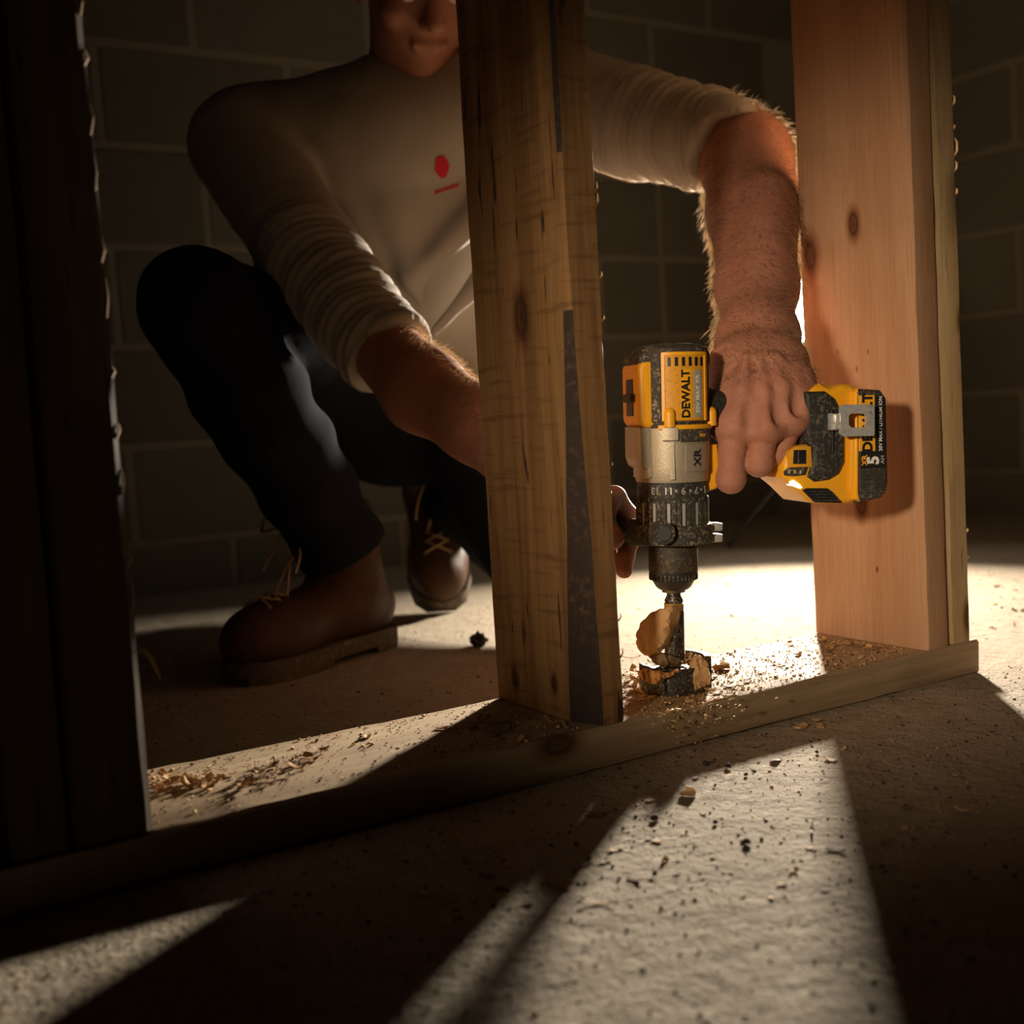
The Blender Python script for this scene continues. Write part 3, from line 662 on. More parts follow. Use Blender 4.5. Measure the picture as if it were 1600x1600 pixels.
L_UP = [J(850, 150, 1.66), J(1000, 195, 1.56), J(1128, 222, 1.47)]
L_FA = [J(1130, 212, 1.49), J(1166, 250, 1.465), J(1178, 330, 1.425), J(1183, 450, 1.335), J(1185, 530, 1.258)]
R_LEG = [J(585, 600, 1.90), J(312, 478, 1.45), J(530, 850, 1.615)]
L_LEG = [J(705, 620, 1.97), np.array([0.335, 0.53, 0.125]), np.array([0.41, 0.98, 0.21])]
ORIG = np.array([0.22, 0.78, 0.0])
parts_V, parts_F, off = [], [], 0
def take(fld, disp=None):
    global off
    V, Fc = fld.mesh(); 
    if disp: V = V+vnormals(V, Fc)*disp(V)[:, None]
    parts_V.append(V); parts_F.append(Fc+off); off += len(V); return V, Fc
def bounds(pts, m): P = np.array(pts); return P.min(0)-m, P.max(0)+m
# left forearm and hand on the drill
wr_ = J(1184, 560, 1.226)
MCP = [J(1146, 668, 1.166), J(1195, 668, 1.158), J(1236, 657, 1.166), J(1256, 640, 1.180)]
PIP = [J(1142, 748, 1.164), J(1186, 724, 1.164), J(1217, 708, 1.174), J(1242, 688, 1.190)]
DIP = [J(1139, 750, 1.206), J(1183, 726, 1.208), J(1214, 710, 1.218), J(1238, 692, 1.228)]
TIP = [J(1137, 728, 1.234), J(1181, 704, 1.238), J(1211, 692, 1.248), J(1235, 676, 1.254)]
RF = [(0.0162, 0.0138, 0.0125, 0.0112), (0.0162, 0.0128, 0.0118, 0.0105), (0.0152, 0.0118, 0.0110, 0.0098), (0.0138, 0.0106, 0.0100, 0.0090)]
allp = L_FA+MCP+PIP+TIP
lo, hi = bounds(allp, 0.075); fl_ = Field(lo, hi, 0.0019)
for (a, b, ra, rb) in [(L_FA[0], L_FA[1], 0.050, 0.054), (L_FA[1], L_FA[2], 0.054, 0.0535), (L_FA[2], L_FA[3], 0.0535, 0.0430), (L_FA[3], L_FA[4], 0.0430, 0.0385)]: fl_.cone(a, b, ra, rb, 0.02)
fl_.cone(L_FA[4], J(1184, 580, 1.205), 0.0385, 0.032, 0.02, CR, 1.08)
for i, (m_, wpx) in enumerate(zip(MCP, (1146, 1175, 1203, 1224))):
    wpt = J(wpx, 570, 1.212); fl_.cone(wpt, m_, 0.026, RF[i][0]*1.15, 0.016)
for i in range(3): fl_.cone((MCP[i]+MCP[i+1])/2+CU*0.012+CF*0.002, (MCP[i]+MCP[i+1])/2+CU*0.035+CF*0.010, 0.0145, 0.018, 0.012)
fl_.cone(J(1138, 595, 1.212), J(1136, 660, 1.178), 0.019, 0.017, 0.016)          # web of the thumb
for i in range(4):
    r = RF[i]
    fl_.cone(MCP[i], PIP[i], r[0]*0.88, r[1]*0.97, 0.0014); fl_.cone(PIP[i], DIP[i], r[1], r[2], 0.004); fl_.cone(DIP[i], TIP[i], r[2], r[3], 0.004)
    fl_.ell(MCP[i]-CF*0.0035+CU*0.002, np.eye(3), (r[0]*0.98,)*3, 0.007)
    fl_.ell(PIP[i]-CF*0.002, np.eye(3), (r[1]*1.02,)*3, 0.004)
for i, wpx in enumerate((1166, 1186, 1203, 1216)):                                # tendons on the back of the hand
    a = J(wpx, 558, 1.174); b = MCP[i]-CF*(RF[i][0]*0.90); mid_ = (a+b)/2-CF*0.0045
    fl_.cone(a, mid_, 0.0024, 0.0036, 0.008); fl_.cone(mid_, b, 0.0036, 0.0046, 0.008)
for a, b in ((J(1172, 628, 1.143), J(1173, 668, 1.140)), (J(1218, 622, 1.141), J(1217, 660, 1.141)), (J(1246, 616, 1.150), J(1247, 646, 1.150))):   # hollows between the knuckles
    for t_ in (0.15, 0.5, 0.85): fl_.ell(a+(b-a)*t_, np.eye(3), (0.006, 0.006, 0.006), 0.007, cut=True)
TH_ = [J(1133, 588, 1.236), J(1122, 622, 1.262), J(1138, 655, 1.282), J(1165, 668, 1.285)]
for q in range(3): fl_.cone(TH_[q], TH_[q+1], (0.018, 0.0145, 0.013)[q], (0.0145, 0.013, 0.0105)[q], 0.008)
fl_.cone(J(1200, 300, 1.37), J(1198, 440, 1.30), 0.020, 0.012, 0.03)              # muscle ridge
def skin_disp(V): return 0.0005*wnoise(V, 110, 0)+0.0008*wnoise(V, 35, 1)
VL, FL = take(fl_, skin_disp)
# right forearm and hand on the side handle
hw = lambda t_, z=156.5: np.array(MD @ Vector(tuple(hd*t_*mmz+np.array([0, 0, z*mmz]))))
HD_W = (hw(100)-hw(0)); HD_W /= np.linalg.norm(HD_W)
UPW = ZD; BKW = np.cross(HD_W, UPW); BKW = BKW if BKW@CF > 0 else -BKW
RH = 0.0125
ft = [55, 77, 98, 117]; fr = [0.0105, 0.0108, 0.0104, 0.0092]
def arc(t_, ang, rr): a = math.radians(ang); return hw(t_)+rr*(math.cos(a)*UPW+math.sin(a)*BKW)   # 0 = above, 90 = behind, 180 = below
lo, hi = bounds(R_FA+[hw(60), hw(165)], 0.075); fr_ = Field(lo, hi, 0.0022)
for (a, b, ra, rb) in [(R_FA[0], R_FA[1], 0.043, 0.047), (R_FA[1], R_FA[2], 0.047, 0.040), (R_FA[2], R_FA[3], 0.040, 0.029)]: fr_.cone(a, b, ra, rb, 0.02)
for i in range(4):
    rr = RH+fr[i]; pts = [arc(ft[i]+12, -40, rr+0.014), arc(ft[i]+5, 5, rr+0.012), arc(ft[i]-3, 55, rr+0.004), arc(ft[i]-5, 118, rr), arc(ft[i]-3, 160, rr+0.004), arc(ft[i]-4, 176, rr+0.016)]
    rad = [0.013, 0.0120, fr[i]*1.05, fr[i], fr[i]*0.95, fr[i]*0.82]
    for q in range(5): fr_.cone(pts[q], pts[q+1], rad[q], rad[q+1], 0.004)
    fr_.cone(R_FA[3]+(hw(ft[i])-hw(110))*0.4, pts[0], 0.020, 0.0145, 0.012)
    fr_.cone(R_FA[3]+(hw(ft[i])-hw(110))*0.4, arc(ft[i], -95, rr+0.006), 0.020, 0.013, 0.012)
tp = [arc(104, -120, RH+0.016), arc(92, -150, RH+0.012), arc(84, 178, RH+0.011), arc(80, 160, RH+0.012)]
for q in range(3): fr_.cone(tp[q], tp[q+1], 0.0135-0.001*q, 0.0125-0.001*q, 0.006)
VR, FR = take(fr_, skin_disp)
# trunk, neck and legs under the clothes
lo, hi = bounds([P_PEL, P_CH, P_NK, R_SH, L_SH]+R_LEG+L_LEG, 0.13); fb = Field(lo, hi, 0.006)
fb.cone(P_PEL, P_CH, 0.085, 0.10, 0.03, LATV, 1.3); fb.cone(P_CH, P_NK-CU*0.06, 0.10, 0.07, 0.03, LATV, 1.4); fb.cone(R_SH, L_SH, 0.045, 0.045, 0.03)
for U in (R_UP, L_UP):
    for q in range(2): fb.cone(U[q], U[q+1], 0.042, 0.040, 0.02)
for G in (R_LEG, L_LEG): fb.cone(P_PEL, G[0], 0.09, 0.085, 0.03); fb.cone(G[0], G[1], 0.072, 0.052, 0.02); fb.cone(G[1], G[2], 0.046, 0.026, 0.02)
take(fb)
# head, bent over the work
HC = J(655, -35, 1.585); FD = np.array([0.17, 0.07, 0.30])-HC; FD /= np.linalg.norm(FD); FD = FD*0.75-CF*0.35; FD /= np.linalg.norm(FD)
HU = np.array([0, 0, 1.0])-FD*FD[2]; HU = HU/np.linalg.norm(HU); HS = np.cross(FD, HU)
def hp(f_, s_, u_): return HC+FD*f_+HS*s_+HU*u_
hax = [FD, HS, HU]
fh = Field(*bounds([HC, P_NK], 0.17), 0.003)
fh.ell(hp(-0.012, 0, 0.035), hax, (0.098, 0.077, 0.088), 0.02); fh.ell(hp(0.022, 0, -0.035), hax, (0.068, 0.060, 0.080), 0.025)
fh.cone(hp(0.055, 0, -0.095), hp(0.02, 0, -0.085), 0.022, 0.03, 0.02); fh.cone(hp(-0.02, 0, -0.05), P_NK-CU*0.03, 0.058, 0.062, 0.03)
fh.cone(hp(0.085, -0.032, 0.022), hp(0.085, 0.032, 0.022), 0.009, 0.009, 0.012)
for sgn in (-1, 1):
    fh.ell(hp(0.092, 0.031*sgn, 0.003), hax, (0.014, 0.017, 0.011), 0.008, cut=True); fh.ell(hp(0.078, 0.031*sgn, 0.002), hax, (0.013, 0.014, 0.011), 0.003)
    fh.ell(hp(-0.008, 0.078*sgn, -0.008), hax, (0.019, 0.008, 0.031), 0.006); fh.ell(hp(0.060, 0.044*sgn, -0.028), hax, (0.022, 0.018, 0.018), 0.015)
fh.cone(hp(0.090, 0, 0.012), hp(0.108, 0, -0.030), 0.008, 0.012, 0.008); fh.cone(hp(0.098, -0.011, -0.034), hp(0.098, 0.011, -0.034), 0.008, 0.008, 0.006)
fh.cone(hp(0.086, -0.020, -0.062), hp(0.086, 0.020, -0.062), 0.005, 0.005, 0.008); fh.cone(hp(0.080, -0.014, -0.071), hp(0.080, 0.014, -0.071), 0.006, 0.006, 0.008)
take(fh)
body = np_mesh('person', np.concatenate(parts_V), np.concatenate(parts_F), SKIN, None, ORIG); body.location = ORIG
tag(body, 'man in a tan rolled-sleeve shirt and dark trousers crouching to hold the drill', 'person')
def child(name, fld, mat, disp=None, parent=body):
    V, Fc = fld.mesh()
    if disp is not None: V = V+vnormals(V, Fc)*disp(V)[:, None]
    return np_mesh(name, V, Fc, mat, parent, ORIG), V, Fc
# hair and eyes
fz = Field(*bounds([HC], 0.15), 0.004); fz.ell(hp(-0.016, 0, 0.040), hax, (0.101, 0.083, 0.093), 0.01); fz.cone(hp(-0.07, 0, -0.03), hp(-0.06, 0, 0.02), 0.045, 0.06, 0.02)
fz.ell(hp(0.085, 0, -0.02), hax, (0.085, 0.10, 0.075), 0.01, cut=True)
HAIR = plain_mat('hair_brown', (0.05, 0.032, 0.02), 0.6, 0, 0.3, 0, 0.4, 300)
child('hair', fz, HAIR, lambda V: 0.002*wnoise(V, 260, 2))
EYE = plain_mat('eye_white', (0.7, 0.66, 0.6), 0.25); IRIS = plain_mat('iris', (0.05, 0.035, 0.025), 0.2)
for sgn in (-1, 1):
    for nm, rr, fo, mt in (('eye', 0.0115, 0.0815, EYE), ('iris', 0.0055, 0.0885, IRIS)):
        v, f = lathe([(rr*math.cos(math.radians(a)), rr*math.sin(math.radians(a))) for a in range(-88, 89, 16)], 16)
        mesh_obj(nm, [hp(fo, 0.031*sgn, 0.001)-ORIG+np.array(q) for q in v], f, mt, body, 60)
# shirt
cuffR = J(612, 560, 1.445); dR = R_UP[2]-R_UP[1]; dR /= np.linalg.norm(dR)
cuffL = J(1112, 250, 1.475); dL = np.array(J(1112, 262, 1.475))-np.array(J(1070, 235, 1.50)); dL /= np.linalg.norm(dL)
lo, hi = bounds([P_PEL, P_CH, P_NK, R_SH, L_SH, cuffR, cuffL], 0.17); fs = Field(lo, hi, 0.0042)
fs.cone(P_PEL-CU*0.02, (P_PEL+P_CH)/2, 0.118, 0.122, 0.03, LATV, 1.38); fs.cone((P_PEL+P_CH)/2, P_CH, 0.122, 0.130, 0.03, LATV, 1.38)
fs.cone(P_CH, P_NK-CU*0.09, 0.130, 0.095, 0.04, LATV, 1.5); fs.cone(R_SH, L_SH, 0.072, 0.072, 0.05); fs.cone(P_NK-CU*0.07, P_NK-CU*0.005, 0.085, 0.066, 0.03)
fs.cone(R_UP[0], R_UP[1], 0.074, 0.066, 0.02); fs.cone(R_UP[1], R_UP[2], 0.066, 0.0575, 0.015); fs.cone(R_UP[2], R_UP[2]+dR*0.05, 0.0575, 0.0545, 0.01)
fs.cone(L_UP[0], L_UP[1], 0.074, 0.066, 0.02); fs.cone(L_UP[1], L_UP[2], 0.066, 0.060, 0.015)
for a, b, r in ((J(760, 325, 1.668), J(640, 440, 1.690), 0.020), (J(765, 425, 1.685), J(676, 520, 1.705), 0.018), (J(600, 280, 1.675), J(655, 470, 1.70), 0.016), (J(535, 290, 1.67), J(585, 420, 1.69), 0.014)): fs.cone(a, b, r, r*0.3, 0.035)
fs.plane_cut(cuffR, dR, (cuffR+dR*0.05, 0.09)); fs.plane_cut(cuffL, dL, (cuffL+dL*0.06, 0.075)); fs.ell(P_NK+CU*0.02, np.eye(3), (0.072, 0.072, 0.062), 0.004, cut=True)
fs.plane_cut(P_PEL-CU*0.06, -CU)
def shirt_disp(V):
    d = 0.0035*wnoise(V, 24, 0)+0.0016*wnoise(V, 60, 1)+0.004*np.maximum(0, wnoise(V*np.array([1.0, 1.0, 0.45]), 30, 2))
    for path, L in ((R_UP, None), (L_UP, None)):
        s_, r, a = along(path, V); tot = sum(np.linalg.norm(np.array(q)-p) for p, q in zip(path[:-1], path[1:]))
        m = (r < 0.085) & (s_ > 0.06); e = np.clip((s_/tot-0.30)/0.6, 0, 1)
        w_ = np.sin(2*math.pi*s_/0.027+1.3*np.sin(a+0.6)+0.9*np.sin(2*a+s_*40)+1.5*wnoise(V, 9, 2)); w2 = np.sin(2*math.pi*s_/0.045+1.8*np.sin(a-0.9))
        d = d+np.where(m, e*(0.0030*(1-np.abs(w_))*1.3-0.0015+0.0022*w2), 0)
    return d
shirt, VS, FS = child('shirt', fs, SHIRT, shirt_disp)
# red print on the chest, laid on the cloth
PRT = plain_mat('red_print', (0.55, 0.02, 0.035), 0.8, 0, 0.2)
from mathutils.bvhtree import BVHTree
bvh_s = BVHTree.FromPolygons([tuple(v) for v in VS], [tuple(f) for f in FS])
def on_shirt(px, py):
    d = CF*F_PX+CR*(px-800)+CU*(800-py); d /= np.linalg.norm(d); h = bvh_s.ray_cast(Vector(CAM), Vector(d), 4.0)
    return (np.array(h[0])-d*0.0015-ORIG) if h[0] is not None else (J(px, py, 1.66)-ORIG)
def print_patch(poly_rows):
    V, Fc = [], []
    for y, x0, x1 in poly_rows:
        for k in range(5): V.append(on_shirt(x0+(x1-x0)*k/4, y+(x1-x0)*k/4*(-0.30)))
    for i in range(len(poly_rows)-1):
        for k in range(4): Fc.append((i*5+k, i*5+k+1, (i+1)*5+k+1, (i+1)*5+k))
    return mesh_obj('chest_print', V, Fc, PRT, shirt, 180)
print_patch([(246, 682, 694), (256, 680, 699), (266, 679, 703), (274, 684, 700), (279, 690, 697)])
for k in range(7): print_patch([(298-k*1.8, 680+k*5.4, 684.4+k*5.4), (303.5-k*1.8, 679.5+k*5.4, 683.8+k*5.4)])
# trousers
lo, hi = bounds([P_PEL]+R_LEG+L_LEG, 0.16); ft_ = Field(lo, hi, 0.0045)
ft_.cone(P_PEL+CU*0.03, P_PEL-CU*0.05, 0.105, 0.115, 0.03, LATV, 1.3)
a, b, c = R_LEG; ft_.cone(a, b, 0.108, 0.070, 0.02); am = b+(c-b)*0.35; ft_.cone(b, am, 0.070, 0.074, 0.015); ft_.cone(am, c, 0.074, 0.060, 0.015)
a2, b2, c2 = L_LEG; ft_.cone(a2, b2, 0.105, 0.088, 0.03); ft_.cone(b2, c2, 0.085, 0.060, 0.015)
dA = (c-b)/np.linalg.norm(c-b); ft_.plane_cut(c+dA*0.010, dA, (c+dA*0.1, 0.115)); dB = (c2-b2)/np.linalg.norm(c2-b2); ft_.plane_cut(c2+dB*0.02, dB, (c2+dB*0.09, 0.09)); ft_.plane_cut((0, 0, 0.003), (0, 0, -1))
def jean_disp(V):
    d = 0.0045*wnoise(V, 18, 0)+0.0022*wnoise(V, 48, 2)
    s_, r, a_ = along([R_LEG[1], R_LEG[2]], V); w_ = np.sin(2*math.pi*s_/0.085+2.2*np.sin(a_)+wnoise(V, 10, 1)*4)
    return d+np.where((r < 0.09) & (s_ > 0.01), 0.0026*w_*np.clip(s_/0.15, 0, 1), 0)
child('trousers', ft_, JEAN, jean_disp)
# boots
LEA = cloth_mat('boot_leather', (0.060, 0.028, 0.014), (0.095, 0.046, 0.022), 300, 0.55, (0.15, 0.09, 0.05)); SOLE = speckle_mat('boot_sole', (0.085, 0.062, 0.040), (0.24, 0.18, 0.11), 0.7, 120, 0.85); LACE = plain_mat('boot_lace', (0.34, 0.22, 0.11), 0.8, 0, 0.2); EYEL = plain_mat('eyelet_brass', (0.45, 0.33, 0.18), 0.35, 0.9)
fo = Field((-0.15, -0.08, 0.005), (0.20, 0.08, 0.24), 0.0032); E3 = np.eye(3)
fo.ell((0.105, 0, 0.052), E3, (0.072, 0.050, 0.046), 0.02); fo.cone((0.09, 0, 0.055), (-0.03, 0, 0.075), 0.043, 0.046, 0.02); fo.cone((-0.02, 0, 0.07), (-0.085, 0, 0.06), 0.043, 0.040, 0.02)
fo.cone((-0.055, 0, 0.085), (-0.028, 0, 0.205), 0.050, 0.056, 0.025); fo.plane_cut((0, 0, 0.212), (0.05, 0, 1)); fo.plane_cut((0, 0, 0.024), (0, 0, -1)); fo.ell((-0.028, 0, 0.240), E3, (0.047, 0.046, 0.045), 0.003, cut=True)
BV, BF = fo.mesh(); BV = BV+vnormals(BV, BF)*(0.0015*wnoise(BV, 45, 0)+0.0008*wnoise(BV, 120, 1))[:, None]
outl = [(0.172, 0), (0.166, 0.025), (0.145, 0.045), (0.11, 0.054), (0.06, 0.052), (0.0, 0.042), (-0.06, 0.040), (-0.105, 0.038), (-0.122, 0.022), (-0.127, 0)]
outl = outl+[(x, -y) for x, y in outl[-2:0:-1]]
bvh_b = BVHTree.FromPolygons([tuple(v) for v in BV], [tuple(f) for f in BF])
def on_boot(x, y, lift=0.001):
    h = bvh_b.ray_cast(Vector((x+0.10, y*1.0, 0.30)), Vector((-0.10, 0, -0.22)).normalized(), 1.0) if False else bvh_b.find_nearest(Vector((x+0.06, y, 0.06+(0.10-x)*0.95)))
    return np.array(h[0])+np.array(h[1])*lift
def make_boot(M4):
    o = np_mesh('boot', BV, BF, LEA, body); o.matrix_parent_inverse = Matrix.Identity(4); o.matrix_local = M4
    b = bmesh.new()
    for z0_, z1_, sc in ((0.010, 0.030, 1.0),):
        A = [b.verts.new((x*sc, y*sc, z0_)) for x, y in outl]; B = [b.verts.new((x*sc, y*sc, z1_)) for x, y in outl]; b.faces.new(A); b.faces.new(B)
        for i in range(len(outl)): b.faces.new((A[i], A[(i+1) % len(outl)], B[(i+1) % len(outl)], B[i]))
    so = bm_obj('sole', b, SOLE, o, 50)
    for x0_, x1_, nm in ((-0.125, -0.035, 'heel'), (0.03, 0.165, 'tread')):
        pts = [(min(max(x, x0_), x1_), y*0.97) for x, y in outl if x0_-0.03 <= x <= x1_+0.03]
        b = bmesh.new(); A = [b.verts.new((x, y, 0.0008)) for x, y in pts]; B = [b.verts.new((x, y, 0.011)) for x, y in pts]; b.faces.new(A); b.faces.new(B)
        for i in range(len(pts)): b.faces.new((A[i], A[(i+1) % len(pts)], B[(i+1) % len(pts)], B[i]))
        bmesh.ops.remove_doubles(b, verts=b.verts[:], dist=0.0005); bm_obj(nm, b, SOLE, o)
    xs = [0.060, 0.038, 0.017, -0.004, -0.024, -0.042]
    L_, R_ = [on_boot(x, 0.024) for x in xs], [on_boot(x, -0.024) for x in xs]
    for i in range(6):
        for p in (L_[i], R_[i]):
            v, f = lathe([(0.0012, -0.0008), (0.004, -0.0008), (0.0042, 0.0006), (0.0028, 0.0014), (0.0012, 0.0008)], 12)
            nn = p-np.array([0, 0, 0.05]); e_ = mesh_obj('eyelet', v, f, EYEL, o, 60); e_.location = p; q_ = bvh_b.find_nearest(Vector(p)); e_.rotation_euler = Vector(q_[1]).to_track_quat('Z', 'Y').to_euler()
    def lace(pts, r=0.0020):
        P = np.array(pts); t = np.linspace(0, 1, len(P)); tt = np.linspace(0, 1, 7*(len(P)-1)); C = np.stack([np.interp(tt, t, P[:, k]) for k in range(3)], 1)
        for _ in range(3): C[1:-1] = (C[:-2]+2*C[1:-1]+C[2:])/4
        v, f = tube(C, r, 6); mesh_obj('lace', v, f, LACE, o, 180)
    for i in range(5):
        m1 = (L_[i]+R_[i+1])/2+np.array([0.008, 0, 0.008]); m2 = (R_[i]+L_[i+1])/2+np.array([0.009, 0, 0.009])
        lace([L_[i], m1, R_[i+1]]); lace([R_[i], m2, L_[i+1]])
    k_ = (L_[5]+R_[5])/2+np.array([0.012, 0, 0.004])
    for sg in (1, -1):
        lace([k_, k_+np.array([0.01, 0.03*sg, 0.004]), k_+np.array([0.004, 0.066*sg, 0.002]), k_+np.array([0.016, 0.06*sg, -0.016]), k_+np.array([0.014, 0.025*sg, -0.008]), k_])
        lace([k_, k_+np.array([0.018, 0.015*sg, -0.012]), k_+np.array([0.030, 0.028*sg, -0.045]), k_+np.array([0.045, 0.032*sg, -0.065])])
    b = cylpatch('collar_band', 46, 55.5, 0, 360, 203, 213, LEA, o, 32, 1.0); b.location = (-0.027, 0, -0.001); b.scale = (1, 0.98, 1)
    return o
def boot_at(heel, toe):
    heel = np.array(heel); toe = np.array(toe); d = toe-heel; an = math.atan2(d[1], d[0]); c = heel+d/np.linalg.norm(d)*0.127
    return Matrix.Translation((c[0]-ORIG[0], c[1]-ORIG[1], 0)) @ Matrix.Rotation(an, 4, 'Z')
make_boot(boot_at(on_z(608, 1004, 0)[:2], on_z(368, 1072, 0)[:2]))
t2 = on_z(690, 958, 0)[:2]; make_boot(Matrix.Translation((t2[0]-ORIG[0], t2[1]-ORIG[1], 0.002)) @ Matrix.Rotation(math.atan2(-0.82, -0.42), 4, 'Z') @ Matrix.Rotation(math.radians(38), 4, 'Y') @ Matrix.Translation((-0.165, 0, 0)))
# hair on the forearms
def hairs(V, Fc, sel, n, rmat, lmin, lmax, flow, seed):
    rng = np.random.default_rng(seed); Nn = vnormals(V, Fc); ids = np.where(sel(V, Nn))[0]; ids = rng.choice(ids, min(n, len(ids)), replace=False)
    HV, HF = [], []
    for i in ids:
        p, nn = V[i], Nn[i]; f = flow-nn*(flow@nn); f = f/(np.linalg.norm(f)+1e-9)+rng.normal(0, 0.35, 3); L = rng.uniform(lmin, lmax); o = len(HV)
        c1 = p+nn*L*0.35+f*L*0.25; c2 = p+nn*L*0.55+f*L*0.7; side = np.cross(nn, f); side /= np.linalg.norm(side)+1e-9; th = 0.00016
        for q, r in ((p, th), (c1, th), (c2, th*0.6)): HV += [q+side*r, q-side*r*0.5+nn*r, q-side*r*0.5-nn*r]
        for s_ in (0, 3):
            for k in range(3): HF.append((o+s_+k, o+s_+(k+1) % 3, o+s_+3+(k+1) % 3, o+s_+3+k))
    return HV, HF
AH, _nt, _b = new_mat('arm_hair', 0.5, 0, 0.4); _b.inputs['Base Color'].default_value = (0.42, 0.30, 0.19, 1)
_tr = _nt.nodes.new('ShaderNodeBsdfTranslucent'); _tr.inputs['Color'].default_value = (0.85, 0.66, 0.45, 1); _mx = _nt.nodes.new('ShaderNodeMixShader'); _mx.inputs[0].default_value = 0.6
_nt.links.new(_b.outputs[0], _mx.inputs[1]); _nt.links.new(_tr.outputs[0], _mx.inputs[2]); _nt.links.new(_mx.outputs[0], _nt.nodes['Material Output'].inputs['Surface'])
h1, g1 = hairs(VL, FL, lambda V, N_: (((V-CAM)@CU) > (((wr_-CAM)@CU)-0.03)), 7500, AH, 0.007, 0.015, -CU, 5)
h2v, g2 = hairs(VR, FR, lambda V, N_: ((V-R_FA[3])@((R_FA[0]-R_FA[3])/np.linalg.norm(R_FA[0]-R_FA[3])) > 0.035) & (N_@CU > -0.1), 2600, AH, 0.006, 0.012, R_FA[3]-R_FA[0], 6)
tag(np_mesh('arm_hair', np.array(h1+h2v), np.array(g1+[tuple(x+len(h1) for x in f) for f in g2]), AH, body, ORIG), kind='stuff')
h3, g3 = hairs(VS, FS, lambda V, N_: (((V-CAM)@CR) > ((L_UP[0]-CAM)@CR)+0.05) & (N_@CU < 0.2), 5000, AH, 0.0015, 0.004, CR, 8)
tag(np_mesh('shirt_fuzz', np.array(h3), np.array(g3), AH, shirt, ORIG), kind='stuff')
# ------------------------------------------------------------------ the work light
wl = empty('work_light', (LAMP[0], LAMP[1], 0.0))
tag(wl, 'bright white work light on a tripod standing behind the gripping arm', 'work light')
qd = Vector(LAMP_DIR).to_track_quat('Z', 'Y').to_matrix().to_4x4()
def wlp(name, bm, mat, sm=40):
    o = bm_obj(name, bm, mat, wl, sm); o.matrix_local = Matrix.Translation((0, 0, LAMP[2])) @ qd; return o
wlp('housing', box_bm((0.105, 0.15, 0.045), (0, 0, -0.030), 0.008, 3), plain_mat('lamp_housing', (0.03, 0.03, 0.032), 0.5))
b = bmesh.new()
for sx, sy, lx, ly in ((0.046, 0, 0.012, 0.146), (-0.046, 0, 0.012, 0.146), (0, 0.068, 0.104, 0.012), (0, -0.068, 0.104, 0.012)):
    t_ = box_bm((lx, ly, 0.012), (sx, sy, -0.002), 0.002, 1); me_ = bpy.data.meshes.new('t'); t_.to_mesh(me_); t_.free(); b.from_mesh(me_)
wlp('bezel', b, plain_mat('lamp_bezel', (0.55, 0.58, 0.60), 0.35))
wlp('lens', box_bm((0.080, 0.124, 0.003), (0, 0, -0.003)), plain_mat('lamp_lens', (1.0, 0.95, 0.85), 0.3, 0, 0.5, 40.0, 0.01))
wlp('heat_fin', box_bm((0.085, 0.12, 0.02), (0, 0, -0.060), 0.002, 1), plain_mat('lamp_fin', (0.08, 0.08, 0.08), 0.5, 0.5))
for sx in (-1, 1): wlp('bracket', box_bm((0.004, 0.12, 0.018), (0.056*sx, -0.045, -0.03), 0.001, 1), plain_mat('lamp_bracket', (0.5, 0.52, 0.54), 0.4, 0.4))
wlp('bracket_foot', box_bm((0.116, 0.005, 0.03), (0, -0.105, -0.03), 0.001, 1), plain_mat('lamp_bracket_foot', (0.5, 0.52, 0.54), 0.4, 0.4))
POLE = plain_mat('tripod_black', (0.03, 0.03, 0.03), 0.5, 0.3)
off_ = -LAMP_DIR[:2]*0.03
v, f = tube([(off_[0], off_[1], 0.12), (off_[0], off_[1], LAMP[2]-0.10)], 0.009, 14); mesh_obj('pole', v, f, POLE, wl, 40)
for k in range(3):
    a = math.radians(20+120*k); v, f = tube([(off_[0], off_[1], 0.20), (off_[0]+0.17*math.cos(a), off_[1]+0.17*math.sin(a), 0.007)], 0.006, 10); mesh_obj('leg', v, f, POLE, wl, 40)

